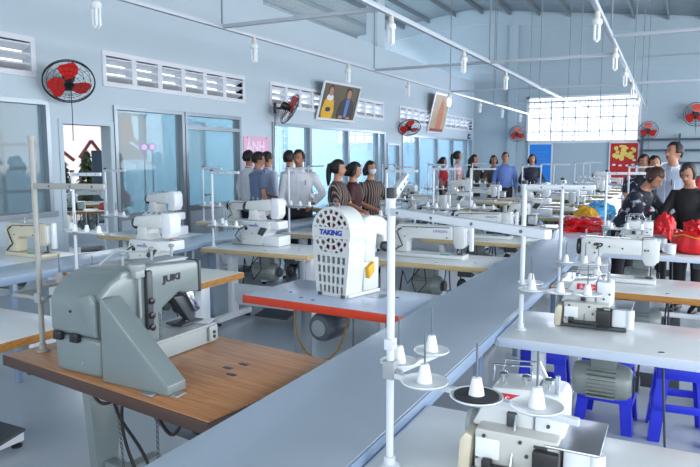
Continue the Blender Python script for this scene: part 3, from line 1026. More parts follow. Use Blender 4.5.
def make_overlock(name, logo=False, detail=True):
    t = thing(name, '', '')
    MB().box(-.17, .18, -.092, .14, 0.0, .02, .004).build('base_plate', 'dark', t)
    MB().box(-.16, .09, -.1, .12, .02, .15, .01).build('lower_body', 'machlow', t)
    MB().prism([(-.19, .13), (-.125, .265), (.005, .275), (.005, .13)], 'xz', -.035, .125, .012).build('upper_housing', 'mach', t)
    MB().prism([(.008, .125), (.008, .272), (.085, .265), (.095, .24), (.095, .125)], 'xz', -.04, .125, .012).build('right_cover', 'white', t)
    MB().prism([(-.215, .0), (-.175, .0), (-.165, .12), (-.19, .13), (-.21, .1)], 'xz', -.1, .0, .01).build('belt_cover', 'machc', t)
    MB().lathe([(.02, 0), (.05, .005), (.055, .02), (.045, .034)], (-.225, .05, .1), (1, 0, 0), 20).build('handwheel', 'machlg', t)
    MB().box(.05, .205, -.105, .15, .128, .138, .01).build('cloth_plate', 'plate', t)
    MB().box(.1, .19, -.08, .12, .02, .127, .012).cyl((.195, -.07, .02), (.195, -.07, .126), .022, seg=16).build('plate_support', 'white', t)
    MB().box(.02, .095, -.128, -.1, .02, .122, .006).build('looper_cover', 'black', t)
    MB().box(-.13, .03, -.13, -.108, .03, .05, .004).box(-.13, -.1, -.13, -.105, .03, .065, .004).build('presser_lever', 'black', t)
    MB().box(-.075, -.045, -.05, -.03, .15, .195, .004).build('tension_bracket', 'dark', t)
    MB().cyl((-.045, -.115, .05), (-.045, -.045, .19), .005, seg=8).build('thread_guide', 'chrome', t)
    g = MB()
    g.vtube([(-.14, .05, .255), (-.14, .05, .31), (-.02, .05, .32), (-.02, .05, .275)], .004, 6)
    g.vtube([(-.12, .07, .27), (-.11, .07, .325), (.0, .07, .33), (.03, .07, .27)], .004, 6)
    g.build('thread_guide', 'chrome', t)
    for x in (-.1, -.03, .04):
        MB().lathe([(.004, .26), (.004, .285), (.014, .287), (.016, .3), (.008, .305)], (x, .01, 0), seg=12).build('tension_knob', 'chrome', t)
    MB().cyl((.07, -.02, .265), (.07, -.02, .325), .008, seg=10).build('pressure_screw', 'chrome', t)
    MB().box(.02, .06, -.105, .1, .122, .13).build('presser_foot', 'dark', t)
    if logo:
        lb = MB().box(-.1, .004, -.0385, -.0345, .215, .25, .001).build('logo_band', 'red', t)
        text('SunSir', .03, 'white', lb, (-.045, -.0395, .231), FRONT, 'logo', 1.1, .2)
    if detail:
        screws(t, [(-.13, -.101, .13), (-.1, -.101, .1), (-.02, -.101, .13), (.0, -.101, .09), (.05, -.041, .17), (.08, -.041, .2), (-.15, -.101, .06)])
        MB().box(-.155, -.08, -.106, -.099, .06, .125, .004).build('side_cover', 'white', t)
    return t


def make_interlock(name, logo=None, detail=True):
    t = thing(name, '', '')
    MB().prism([(-.32, 0), (-.16, 0), (-.16, .13), (-.19, .12)], 'xz', -.1, .12, .012).build('belt_cover', 'machlg', t)
    MB().prism([(-.19, 0), (.02, 0), (.02, .03), (.24, .03), (.24, .24), (.12, .25), (-.17, .25), (-.19, .2)] if False else
               [(-.19, 0), (.06, 0), (.1, .12), (.16, .16), (.16, .25), (-.17, .25), (-.19, .2)], 'xz', -.1, .12, .015).build('body', 'mach', t)
    MB().box(.07, .27, -.09, .13, .0, .1, .01).build('cloth_plate', 'white', t)
    MB().box(.12, .26, -.08, .1, .17, .25, .01).build('front_cover', 'white', t)
    MB().prism([(-.13, .25), (.02, .25), (-.01, .3), (-.01, .36), (-.11, .36), (-.11, .3)], 'xz', -.07, .09, .012).build('neck', 'mach', t)
    MB().prism([(-.17, .36), (-.15, .44), (.15, .47), (.16, .35), (.02, .35)], 'xz', -.06, .08, .015).build('arm', 'mach', t)
    MB().prism([(.15, .27), (.15, .48), (.23, .48), (.25, .44), (.25, .32), (.22, .27)], 'xz', -.055, .075, .012).build('head', 'white', t)
    MB().cyl((.19, 0, .24), (.19, 0, .28), .006, seg=8).cyl((.21, 0, .24), (.21, 0, .28), .006, seg=8).build('needle_bar', 'edgeor', t)
    MB().box(.16, .24, -.02, .03, .235, .25).build('presser_foot', 'dark', t)
    MB().lathe([(.02, 0), (.05, .005), (.055, .02), (.045, .034)], (-.225, .03, .38), (1, 0, 0), 18).build('handwheel', 'dark', t)
    MB().vtube([(-.2, -.1, .03), (-.24, -.13, .09), (-.2, -.12, .15), (-.12, -.105, .2)], .005, 6).build('cable', 'cable', t)
    g = MB()
    for k in range(5):
        x = -.1 + .06 * k
        g.cyl((x, 0, .43), (x, 0, .49), .004, seg=6).ball((x, 0, .47), (.012, .012, .008), 10, 6)
    g.build('tension_post', 'chrome', t)
    if logo:
        text(logo, .03, 'blue', t, (-.03, -.1015, .2), FRONT, 'logo', 1.0, .1)
    MB().prism([(.08, .1), (.14, .18), (.06, .19), (.02, .12)], 'xz', -.112, -.098, .004).build('looper_lever', 'dark', t)
    if detail:
        screws(t, [(-.15, -.101, .06), (-.15, -.101, .21), (.0, -.101, .22), (-.05, -.101, .12)])
        MB().lathe([(.018, 0), (.018, .006)], (-.12, -.106, .17), (0, 1, 0), 14).build('oil_window', 'black', t)
    return t


def make_stand(name, h=.72, arm=.32, m='stand', trays=((.06, -.05), (.19, -.05), (.31, -.05), (.02, .12)), zt=.2, arms=None, cone=0):
    t = thing(name, '', '')
    MB().lathe([(.028, 0), (.028, .006), (.016, .012), (.016, .03), (.012, .032)], seg=14).build('base_collar', m, t)
    MB().cyl((0, 0, .012), (0, 0, h), .0115, seg=12).build('post', m, t)
    MB().cyl((0, 0, h - .005), (0, 0, h + .012), .0145, seg=12).build('post_cap', 'black' if m == 'stand' else m, t)
    MB().box(-.018, .018, -.018, .018, zt - .02, zt + .025, .004).cyl((.018, 0, zt), (.034, 0, zt), .006, seg=8).build('clamp', 'greyplastic', t)
    if arms is None:
        arms = [((0, 0, h - .02), (arm, -.01, h - .015))]
    for p, q in arms:
        p, q = Vector(p), Vector(q)
        d = q - p
        mt = Matrix.Translation(p) @ d.to_track_quat('X', 'Z').to_matrix().to_4x4()
        Ld = d.length
        a = MB().box(-.01, Ld, -.009, .009, -.012, .012, .003).xf(mt).build('thread_arm', m, t)
        for k in range(3):
            x = Ld * (.25 + .3 * k)
            MB().cyl((x, -.0115, 0), (x, -.007, 0), .004, seg=8).cyl((x, .0115, 0), (x, .007, 0), .004, seg=8).xf(mt).build('thread_eye', 'dark', a)
    if trays:
        xm = max(x for x, y in trays)
        MB().box(min(0, min(x for x, y in trays)), xm, -.009, .009, zt - .008, zt + .008, .003).build('spool_bar', m, t)
    for i, (x, y) in enumerate(trays):
        tr = MB().lathe([(.02, zt + .008), (.056, zt + .011), (.064, zt + .016), (.064, zt + .019), (.056, zt + .015), (.02, zt + .014)], (x, y, 0), seg=28)
        if abs(y) > .01:
            tr.box(x - .006, x + .006, min(0, y), max(0, y), zt, zt + .01)
        tr = tr.build('spool_tray', 'plastic' if m == 'stand' else m, t)
        MB().lathe([(.021, zt + .013), (.017, zt + .035), (.011, zt + .062), (.005, zt + .064)], (x, y, 0), seg=14).build('cone_holder', 'plastic' if m == 'stand' else m, tr)
        MB().cyl((x, y, zt + .06), (x, y, zt + .15), .0028, seg=8).build('spool_pin', 'pin', tr)
    return t


# ------------------------------------------------ prototypes
tab_w = make_table('sewing_table', 1.17, .62, 'lam', 'edge')
tab_r = make_table('sewing_table', 1.2, .62, 'lam', 'edgewht', panel=False, mx=-.09, wires=False)
tab_o = make_table('sewing_table', 1.17, .62, 'cream', 'edgeor')
lock = make_lockstitch('lockstitch_machine', 'mach', .62, .27, 'UNIGEN', detail=True)
lock_c = make_lockstitch('lockstitch_machine', 'machc', .48, .28, None, detail=True)
over_l = make_overlock('overlock_machine', True)
over = make_overlock('overlock_machine', False)
inter = make_interlock('interlock_machine', 'UNIGEN')
std = make_stand('thread_stand')
std2 = make_stand('thread_stand', .74, .3, trays=((.05, -.04), (.17, -.04), (.29, -.04), (-.07, .03)), zt=.3)
used = {}
tab_i = make_table('sewing_table', 1.17, .62, 'lam', 'edgeor', inset=.5)
for p_ in (tab_w, tab_i, tab_r, tab_o, lock, lock_c, over_l, over, inter, std, std2):
    used[p_.name] = False
SIDE = {'A': 'left of the long centre trough', 'B': 'right of the long centre trough', 'C': 'right of the left-hand trough', 'D': 'left of the left-hand trough'}
XC = {'A': -1.83, 'B': -.136, 'C': -3.44, 'D': -5.14}
ROWS = {'A': [4.87, 6.42, 7.9, 9.4, 10.9, 12.4, 13.9, 15.4, 16.9, 18.4, 19.9],
        'B': [1.42, 2.98, 4.36, 6.15, 8.95, 10.4, 11.9, 13.4, 14.9, 16.4, 17.9, 19.4],
        'C': [1.7, 3.27, 4.8, 6.15, 9.2, 10.7, 12.2, 13.4],
        'D': [3.4, 5.1, 6.75, 9.5, 11.0, 12.6]}
N0 = {'A': 3, 'B': 1, 'C': 1, 'D': 1}


def word(c, i):
    return ORD[i + N0[c] - 1]


KIND = {lock.name: ('white flat-bed sewing machine', 'sewing machine'), lock_c.name: ('cream sewing machine', 'sewing machine'), over.name: ('compact white overlock machine', 'sewing machine'),
        over_l.name: ('white overlock machine with a red logo band', 'sewing machine'), inter.name: ('tall white interlock machine', 'sewing machine')}


def station(c, i, table, mach, stand, mx=-.05, my=.02, sx=-.52, sy=-.22, dx=0, mlab=None, tlab=None, slab=None, mrz=0, sc=1):
    x, y = XC[c] + dx, ROWS[c][i] + .31
    n = word(c, i)
    place(table, used, (x, y, 0), 0, tlab or 'white-topped sewing table %s, %s in line from the camera' % (SIDE[c], n), 'table', 'sewing tables')
    if mach:
        a, b_ = KIND[mach.name]
        mo_ = place(mach, used, (x + mx, y + my, T + .0015), mrz, mlab or '%s on the %s table %s' % (a, n, SIDE[c]), b_, 'sewing machines on the tables')
        mo_.scale = (sc, sc, sc)
    if stand:
        place(stand, used, (x + sx, y + sy, T + .001), 0, slab or 'white thread stand on the %s table %s' % (n, SIDE[c]), 'thread stand', 'thread stands on the tables')


# column A (left of the centre trough); its first two tables are built further down
station('A', 0, tab_w, lock, std2, -.05, .06, sx=-.53, sy=.2)
for i in range(1, len(ROWS['A'])):
    station('A', i, tab_w, [lock, lock, over, inter, lock, over][i % 6], (std2 if i % 4 == 1 else None) if i % 2 else std, -.1 + .08 * (i % 3), .04, sx=-.53, sy=-.2 + .1 * (i % 2))
# column B (right of it)
B_M = {3: over, 4: lock, 5: over, 6: inter, 7: lock, 8: over, 9: lock, 10: over, 11: lock}
station('B', 0, tab_r, over_l, None, -.18, -.02, sc=.86, tlab='nearest white table at the bottom right right of the centre trough', mlab='overlock machine with red logo band nearest the camera, at the bottom right')
station('B', 1, tab_r, over_l, std, -.215, .12, sc=.86, sx=-.53, sy=-.12, tlab='white table over the blue stools, second right of the centre trough', mlab='overlock machine with red logo band on the table over the blue stools',
        slab='white thread stand with four trays on the table over the blue stools')
for i in range(3, len(ROWS['B'])):
    station('B', i, tab_r if i == 3 else tab_w, B_M[i], std2 if i > 3 else std, (-.16 if i == 3 else -.08), .0, sx=-.46, sy=-.16)
# column C (right of the left-hand trough)
C_M = [None, inter, inter, over, lock, inter, lock, over]
for i in range(len(ROWS['C'])):
    station('C', i, tab_i if i == 0 else tab_o if i == 1 else tab_w, C_M[i], None if i == 0 else (std2 if i % 2 else std), (-.12 if i == 1 else -.18) if i < 3 else -.05, .12 if i < 3 else .03, sc=.9 if i == 1 else .95 if i == 2 else 1, sx=-.5, sy=-.27 if i == 1 else -.22,
            dx=.13 if i == 0 else 0)
# column D (left of the left-hand trough)
D_M = [lock_c, inter, lock, over, lock, over]
for i in range(len(ROWS['D'])):
    station('D', i, tab_w if i else tab_r, D_M[i], std if i else None, .16 if i == 0 else .05, .02)

# the table of the long-arm machine
x, y = XC['B'], ROWS['B'][2] + .31
t = make_table('sewing_table', 1.2, .62, 'lam', 'edgeor', wires=False)
t.location = (x, y, 0)
tag(t, 'amber-edged white table under the long-arm machine, third right of the centre trough', 'table', 'sewing tables')
la = make_lockstitch('long_arm_machine', 'mach', .52, .31, None, detail=False, post=.13)
la.location = (-.355, 4.78, T + .0015)
la.scale = (.93, .93, .95)
tag(la, 'white long-arm sewing machine with a black script mark, behind the red-logo overlock', 'sewing machine', 'sewing machines on the tables')
text('gp', .06, 'black', la, (-.145, -.057, .262), FRONT, 'logo', 1.2, .35, bold=.003)
screws(la, [(-.2, -.056, .27), (-.06, -.056, .25), (.03, -.056, .24), (-.16, -.056, .2), (.2, -.056, .235), (.18, -.056, .235)], .007)
MB().box(-.29, -.2, .05, .12, .0, .3, .012).build('rear_cover', 'mach', la)
MB().cyl((-.23, -.01, .31), (-.23, -.01, .36), .006, seg=8).build('thread_post', 'chrome', la)
s = make_stand('thread_stand', .7, .02, trays=((.04, .0), (.16, .0), (.24, .0)), zt=.14)
s.location = (-.69, 4.45, T + .001)
tag(s, 'thin white thread stand at the left end of the long-arm machine table', 'thread stand', 'thread stands on the tables')

# ================================================================ TROUGHS BETWEEN THE COLUMNS
for x0, x1, y0, y1, lab in ((-1.228, -.742, .55, 20.4, 'long blue-grey centre trough running between the two table columns'), (-4.52, -4.06, 2.6, 13.4, 'grey left-hand trough between table columns near the glazed wall')):
    t = thing('work_trough', lab, 'trough table', ((x0 + x1) / 2, y0, 0))
    w = (x1 - x0) / 2
    L = y1 - y0
    MB().box(-w, w - .006, 0, L, .766, .79, .003).build('trough_top', 'trough', t)
    MB().box(w - .006, w + .001, 0, L, .735, .788, .002).build('edge_rail', 'trail', t)
    MB().box(-w + .08, w - .04, 0, L, .735, .7655).build('under_frame', 'trail', t)
    y = .35
    while y < L:
        for s_ in (-1, 1):
            MB().box(s_ * (w - .1) - .02, s_ * (w - .1) + .02, y - .02, y + .02, 0, .735, .003).build('leg', 'trail', t)
        MB().box(-w + .12, w - .12, y - .015, y + .015, .2, .23).build('cross_brace', 'trail', t)
        y += 2.15

# ================================================================ HERO TABLE 1: brown table and grey buttonhole machine
t = thing('brown_table', 'brown wood-grain table under the large grey machine at front left', 'table', (-1.87, 2.03, 0), R(-8))
MB().box(-.64, .62, -.37, .37, T - .045, T, .004).build('tabletop', 'oak', t)
b = MB()
b.box(-.645, .625, -.376, -.3685, T - .047, T - .003, .002).box(-.645, .625, .3685, .376, T - .047, T - .003, .002).box(-.647, -.639, -.376, .376, T - .047, T - .003).box(.619, .627, -.376, .376, T - .047, T - .003)
b.build('edge_band', 'oakedge', t)
for sx in (-.5, .5):
    lg = MB().prism([(-.1, T - .05), (.1, T - .05), (.04, .1), (-.06, .1)] if sx < 0 else [(-.1, T - .05), (.1, T - .05), (.06, .1), (-.04, .1)], 'yz', sx - .03, sx + .03, .004).build('leg', 'machg', t)
    MB().box(sx - .035, sx + .035, -.3, .3, .03, .1, .008).build('foot', 'machg', lg)
    for sy in (-.26, .26):
        MB().lathe([(.03, 0), (.03, .012), (.012, .02), (.012, .04)], (sx, sy, 0), seg=12).build('leveler', 'rubber', lg)
MB().box(-.5, .5, -.03, .03, .14, .19, .005).build('stretcher', 'machg', t)
MB().box(-.15, .35, -.2, .1, .09, .115, .006).build('treadle', 'dark', t)
m = MB().lathe([(.06, -.12), (.09, -.115), (.1, -.06), (.1, .06), (.08, .1)], (.12, -.02, .56), (1, 0, 0), 20).box(.04, .18, -.05, .02, .65, T - .045).build('motor', 'motord', t)
MB().lathe([(.02, 0), (.075, .004), (.065, .02), (.075, .036), (.02, .04)], (.23, -.02, .56), (1, 0, 0), 20).build('pulley', 'rubber', m)
for pts in ([(-.3, -.1, T - .045), (-.29, -.18, .66), (-.2, -.2, .61), (-.1, -.18, .64), (-.06, -.14, T - .045)],
            [(-.29, -.1, T - .045), (-.27, -.2, .64), (-.2, -.21, .59), (-.12, -.19, .62), (-.05, -.13, T - .045)],
            [(-.22, -.15, T - .045), (-.15, -.17, .55), (-.02, -.14, .38), (.08, -.1, .12)],
            [(-.1, -.16, T - .045), (-.12, -.17, .5), (-.08, -.14, .3), (.02, -.1, .12)],
            [(.1, -.2, T - .045), (.16, -.21, .62), (.24, -.2, .56), (.33, -.18, T - .045)]):
    q = []
    V = [Vector(p) for p in pts]
    for i in range(len(V) - 1):
        p0, p1, p2, p3 = V[max(i - 1, 0)], V[i], V[i + 1], V[min(i + 2, len(V) - 1)]
        for k in range(5):
            u = k / 5
            q.append(.5 * (2 * p1 + (p2 - p0) * u + (2 * p0 - 5 * p1 + 4 * p2 - p3) * u * u + (3 * p1 - p0 - 3 * p2 + p3) * u ** 3))
    q.append(V[-1])
    MB().vtube(q, .007, 7).build('cable', 'cable', t)
for xx, yy, zb in ((.08, -.15, .12), (-.24, -.12, .13)):
    g = MB()
    z = T - .05
    k = 0
    while z > zb:
        g.ring((xx + (.1 * (T - z) if xx < 0 else 0), yy, z), (1, 0, .3) if k % 2 else (0, 1, .3), .006, .0018, 8, 4)
        z -= .011
        k += 1
    g.build('pedal_chain', 'dark', t)
MB().box(-.6, -.58, -.3, -.26, T - .1, T - .046).build('cable_hook', 'black', t)
for xx, yy in ((.28, .05), (.35, .0), (.3, .12)):
    MB().box(xx - .022, xx + .022, yy - .01, yy + .01, T - .001, T + .002, .001).build('slot_cover', 'dark', t)

# the grey machine; local origin at the right front corner of its motor cover
t = thing('buttonhole_machine', 'large grey buttonhole sewing machine with a wedge-shaped guard on the brown table', 'sewing machine', (-1.925, 1.70, T + .002), R(-1.5))
MB().prism([(.0, .155), (.0, .29), (.02, .325), (.07, .368), (.12, .388), (.24, .396), (.24, .155)], 'yz', -.275, .0, .02, 3).build('motor_cover', 'machg', t)
lc = MB().prism([(-.255, .0), (-.268, .15), (-.004, .15), (-.004, .0)], 'xz', .008, .22, .018, 3).build('lower_cover', 'machg', t)
MB().lathe([(.009, 0), (.009, .006)], (-.1, .006, .05), (0, 1, 0), 12).build('cover_screw', 'chrome', lc)
for xx in (-.225, -.13):
    MB().box(xx - .022, xx + .022, -.012, .01, .13, .165, .004).build('cover_clip', 'black', lc)
MB().prism([(-.09, .31), (-.03, .33), (-.002, .3), (-.002, .16), (-.05, .2), (-.09, .25)], 'xz', -.012, .01, .008).build('cover_rib', 'machg', t)
MB().prism([(.1, .06), (.1, .37), (.13, .4), (.30, .402), (.55, .385), (.568, .37), (.568, .24), (.5, .245), (.44, .262), (.40, .24), (.34, .21), (.33, .06)], 'yz', -.235, -.002, .014, 3).build('arm', 'machg', t)
MB().box(-.2, .0012, .243, .249, .3, .4015, .001).build('cover_seam', 'dark', t)
MB().box(-.238, .004, .562, .576, .24, .385, .005).build('face_plate', 'dark', t)
text('JUKI', .038, 'black', t, (.0005, .395, .33), (R(90), 0, R(90)), 'logo', 1.45, .0, bold=.0015)
MB().box(.0, .02, .235, .268, .14, .385, .008).build('lever_bar', 'dark', t)
MB().lathe([(.012, 0), (.03, .005), (.034, .02), (.03, .03)], (.012, .19, .39), (0, 0, 1), 18).box(-.01, .03, .17, .215, .365, .395, .004).build('tension_disc', 'machlg', t)
for zz in (.15, .2, .26):
    MB().lathe([(.012, 0), (.014, .012), (.006, .016)], (.018, .251, zz), (1, 0, 0), 12).build('knob', 'black', t)
MB().cyl((.012, .2, .2), (.012, .2, .37), .006, seg=10).build('thread_tube', 'machlg', t)
MB().box(-.2, .03, .06, .635, .0, .075, .006).build('bed', 'machlg', t)
MB().box(-.195, .036, .06, .635, .073, .088, .004).build('bed_plate', 'machlg', t)
MB().box(.03, .045, .575, .632, .01, .08, .005).build('switch_box', 'machlg', t)
for zz in (.03, .05):
    MB().cyl((.044, .604, zz), (.049, .604, zz), .008, seg=10).build('switch_button', 'black', t)
g = MB()
g.prism([(.40, .25), (.47, .27), (.58, .18), (.61, .12), (.58, .1), (.53, .16), (.45, .22)], 'yz', -.13, -.09, .006)
g.prism([(.42, .24), (.5, .235), (.56, .13), (.52, .11), (.46, .19)], 'yz', -.06, -.02, .006)
g.build('work_clamp', 'dark', t)
MB().prism([(.48, .25), (.52, .25), (.57, .16), (.54, .15)], 'yz', -.018, .0, .004).build('clamp_arm', 'chrome', t)
MB().cyl((-.08, .56, .1), (-.08, .56, .25), .006, seg=8).build('needle_bar', 'chrome', t)
MB().box(-.13, -.03, .48, .62, .092, .1, .003).build('clamp_foot', 'dark', t)
MB().prism([(.02, .0), (.02, .315), (.034, .315), (.35, .035), (.35, .0)], 'xz', -.006, .085, .004).build('wedge_guard', 'machg', t)
MB().box(.03, .03 + .002, .1, .12, .1, .12).build('screw', 'dark', t)
MB().box(.352, .385, .0, .05, -.001, .004, .001).build('mounting_tab', 'plate', t)
MB().box(.24, .3, -.035, -.0065, -.001, .004, .001).build('mounting_tab', 'plate', t)
screws(t, [(-.15, -.001, .25)], .006)
g = MB()
z = .2
k = 0
while z > .09:
    g.ring((.036, .28, z), (1, 0, 0) if k % 2 else (0, 1, 0), .006, .0016, 8, 4)
    z -= .011
    k += 1
g.build('small_chain', 'dark', t)
g = MB()
for yy in (.5, .38, .22):
    g.cyl((-.1, yy, .4), (-.1, yy, .45), .006, seg=8).ball((-.1, yy, .45), (.014, .014, .01), 10, 6)
g.box(-.16, -.04, .3, .53, .37, .402, .006)
g.vtube([(-.1, .1, .42), (-.09, .18, .47), (-.1, .28, .45), (-.12, .4, .435)], .005, 6)
g.build('top_thread_guides', 'machlg', t)
o = MB().box(-.085, .085, -.05, .05, 0, .0012).build('paper_slip', 'paper', None, (-1.975, 2.3, T + .0925), R(20))
tag(o, 'white paper slip lying on the bed of the large grey machine', 'paper')

# ================================================================ HERO TABLE 2: red-edged table and perforated press
t = thing('red_edged_table', 'pale blue-white table with a bright red edge, under the perforated machine', 'table', (-1.80, 3.50, 0), R(-4))
for b_, n, m in ((MB().box(-.56, .545, -.3, .3, T - .05, T, .004), 'tabletop', 'lamcool'),):
    b_.build(n, m, t)
b = MB()
b.box(-.567, .552, -.307, -.298, T - .052, T - .003, .003).box(-.567, .552, .298, .307, T - .052, T - .003, .003).box(-.567, -.558, -.307, .307, T - .052, T - .003).box(.543, .552, -.307, .307, T - .052, T - .003, .003)
b.build('edge_band', 'edgered', t)
for sx in (-.33, .33):
    lg = MB().box(sx - .03, sx + .03, -.06, .06, .08, T - .05, .005).build('leg', 'steel', t)
    MB().box(sx - .035, sx + .035, -.3, .3, .03, .09, .008).build('foot', 'white', lg)
    for sy in (-.26, .26):
        MB().lathe([(.03, 0), (.03, .012), (.012, .02), (.012, .04)], (sx, sy, 0), seg=12).build('leveler', 'rubber', lg)
MB().box(-.33, .33, .02, .06, .16, .2, .005).build('stretcher', 'white', t)
MB().box(.05, .3, -.2, .05, .09, .115, .006).build('treadle', 'dark', t)
m = MB().lathe([(.04, -.13), (.075, -.125), (.088, -.1), (.09, .05), (.07, .1)], (-.06, -.08, .59), (.05, 1, 0), 22).box(-.12, -.0, -.08, .02, .66, T - .05, .005).build('motor', 'motord', t)
MB().lathe([(.02, 0), (.05, .004), (.05, .012), (.02, .016)], (-.067, -.222, .59), (.05, 1, 0), 18).build('motor_end_cap', 'greyplastic', m)
g = MB()
g.vtube([(-.24, -.2, T - .05), (-.235, -.22, .6), (-.2, -.235, .51), (-.14, -.24, .44), (-.06, -.24, .405), (.02, -.23, .42), (.07, -.21, .48), (.1, -.19, .57), (.105, -.16, .65), (.1, -.14, T - .05)], .006, 8)
g.build('cable', 'cabley', t)
g = MB()
z = T - .05
k = 0
while z > .12:
    g.ring((.12, -.12, z), (1, 0, .3) if k % 2 else (0, 1, .3), .006, .0018, 8, 4)
    z -= .012
    k += 1
g.build('pedal_chain', 'dark', t)
for xx, yy in ((-.2, -.2), (-.1, -.22), (.3, .1), (-.35, -.1)):
    MB().cyl((xx, yy, T - .001), (xx, yy, T + .002), .012, seg=12).build('table_plug', 'dark', t)
MB().box(.12, .24, .02, .14, T - .001, T + .002).build('slot_cover', 'plate', t)

t = thing('press_machine', 'white press machine with a perforated keyhole-shaped guard on the red-edged table', 'press machine', (-1.87, 3.44, T + .0025), R(-14))
CZ, CR = .388, .156
out = [(-.118, .0), (-.15, .3)]
for k in range(0, 33):
    a = PI * (1 + .12) - (PI * 1.24) * k / 32
    out.append((CR * math.cos(a), CZ + CR * math.sin(a)))
out += [(.15, .3), (.118, .0)]
holes = []


def sector(r0, r1, a0, a1):
    n = 6
    return [(r1 * math.cos(a0 + (a1 - a0) * k / n), CZ + r1 * math.sin(a0 + (a1 - a0) * k / n)) for k in range(n + 1)] + \
           [(r0 * math.cos(a1 + (a0 - a1) * k / n), CZ + r0 * math.sin(a1 + (a0 - a1) * k / n)) for k in range(n + 1)]


def clip_band(poly, lo, hi):
    return all(p[1] > hi or p[1] < lo for p in poly) and (all(p[1] > hi for p in poly) or all(p[1] < lo for p in poly))


for r0, r1, n in ((.03, .066, 8), (.075, .106, 12), (.115, .141, 18)):
    for k in range(n):
        a0 = 2 * PI * k / n + .05
        a1 = 2 * PI * (k + 1) / n - (.013 / r1) + .03
        for sgn in (1,):
            p = sector(r0, r1, a0, a1)
            up = sum(q[1] for q in p) > CZ * len(p)
            c_ = []
            for q in p:
                q = (q[0], max(q[1], CZ + .031) if up else max(.266, min(q[1], CZ - .031)))
                if not c_ or math.hypot(q[0] - c_[-1][0], q[1] - c_[-1][1]) > .0015:
                    c_.append(q)
            ar = abs(sum(c_[i][0] * c_[(i + 1) % len(c_)][1] - c_[(i + 1) % len(c_)][0] * c_[i][1] for i in range(len(c_)))) / 2
            if len(c_) > 3 and ar > 1.1e-4:
                holes.append(c_)
for r_ in range(4):
    z1 = .245 - .06 * r_
    z0 = z1 - .046
    hw = .118 + .03 * (z0 / .3) - .016
    for c in range(6):
        w = 2 * hw / 6
        xa = -hw + w * c + .006
        xb = xa + w - .012
        holes.append([(xa, z0), (xb, z0), (xb, z1), (xa, z1)])
pl = pierced(out, holes, .003, 'guard_plate', 'mach', t, (0, -.004, 0), FRONT)
text('TAKING', .043, 'blue', t, (0, -.0115, CZ), FRONT, 'logo', 1.15, .1, bold=.002)
# shell behind the plate
inn = [(x * .93, (z - .3) * .95 + .3) for x, z in out]
inn[0] = (inn[0][0], .0)
inn[-1] = (inn[-1][0], .0)
g = MB()
n = len(out)
ro = [[g.bm.verts.new((p[0] * s_, y, (p[1] if abs(s_ - 1) < 1e-6 else p[1]))) for p in out] for y, s_ in ((-.004, 1), (.14, 1))]
ri = [[g.bm.verts.new((p[0], y, p[1])) for p in inn] for y in (-.004, .14)]
for i in range(n - 1):
    g.bm.faces.new((ro[0][i], ro[0][i + 1], ro[1][i + 1], ro[1][i]))
    g.bm.faces.new((ri[0][i], ri[1][i], ri[1][i + 1], ri[0][i + 1]))
    g.bm.faces.new((ro[1][i], ro[1][i + 1], ri[1][i + 1], ri[1][i]))
    g.bm.faces.new((ro[0][i], ri[0][i], ri[0][i + 1], ro[0][i + 1]))
g.build('guard_shell', 'mach', t, sharp=.5)
MB().cyl((0, .05, CZ), (0, .075, CZ), .125, seg=32).ring((0, .06, CZ), (0, 1, 0), .125, .014, 32, 8).build('flywheel', 'rust', t)
MB().box(-.1, .1, .1, .13, .02, .28, .004).build('inner_panel', 'machlg', t)
MB().prism([(.14, .2), (.14, .48), (.2, .49), (.31, .475), (.36, .44), (.36, .26), (.33, .26), (.32, .35), (.26, .37), (.24, .2)], 'yz', -.02, .15, .016, 3).build('head_housing', 'mach', t)
MB().box(-.02, .13, .15, .3, .02, .22, .01).build('pillar', 'mach', t)
MB().box(-.13, .14, -.0, .3, .0, .02, .004).build('base_plate', 'mach', t)
for xx in (-.09, .1):
    MB().cyl((xx, -.006, .0), (xx, -.006, .016), .018, seg=12).build('mounting_bolt', 'dark', t)
MB().cyl((.1, .28, .02), (.1, .28, .3), .012, seg=10).cyl((.1, .28, .12), (.1, .28, .2), .024, seg=12).build('plunger', 'chrome', t)
MB().lathe([(.01, 0), (.03, .01), (.034, .03), (.02, .04)], (.15, .3, .29), (1, 0, 0), 14).build('adjusting_knob', 'black', t)
MB().prism([(.17, .1), (.22, .14), (.22, .2), (.16, .17)], 'yz', .131, .16, .004).build('feed_chute', 'yellow', t)

# ================================================================ HERO STAND in the foreground
s = thing('thread_stand', 'white thread stand with black cap and two long arms in the foreground', 'thread stand', (-.67, 1.56, T + .001), 0, 'thread stands on the tables')
MB().lathe([(.028, 0), (.028, .006), (.016, .012), (.016, .03), (.012, .032)], seg=16).build('base_collar', 'stand', s)
MB().cyl((0, 0, .012), (0, 0, .745), .0105, seg=16).build('post', 'stand', s)
MB().cyl((0, 0, .735), (0, 0, .762), .0135, seg=16).build('post_cap', 'black', s)
for p, q, wd in (((0, 0, .738), (-.13, .42, .775), .014), ((0, 0, .70), (.46, -.345, .70), .0095)):
    p, q = Vector(p), Vector(q)
    d = q - p
    mt = Matrix.Translation(p) @ d.to_track_quat('X', 'Z').to_matrix().to_4x4()
    a = MB().box(-.01, d.length, -.009, .009, -wd, wd, .003).xf(mt).build('thread_arm', 'stand', s)
    for k in range(4):
        x = d.length * (.08 + .27 * k)
        MB().cyl((x, -.012, 0), (x, -.007, 0), .0035, seg=10).cyl((x, .012, 0), (x, .007, 0), .0035, seg=10).xf(mt).build('thread_eye', 'pin', a)
MB().box(-.017, .017, -.017, .017, .25, .3, .004).cyl((.015, 0, .272), (.036, -.004, .272), .007, seg=10).build('clamp', 'greyplastic', s)
MB().box(-.013, .013, -.015, .015, .33, .36, .003).cyl((.012, -.008, .35), (.018, -.008, .35), .005, seg=8).build('clamp', 'stand', s)
zt = .262
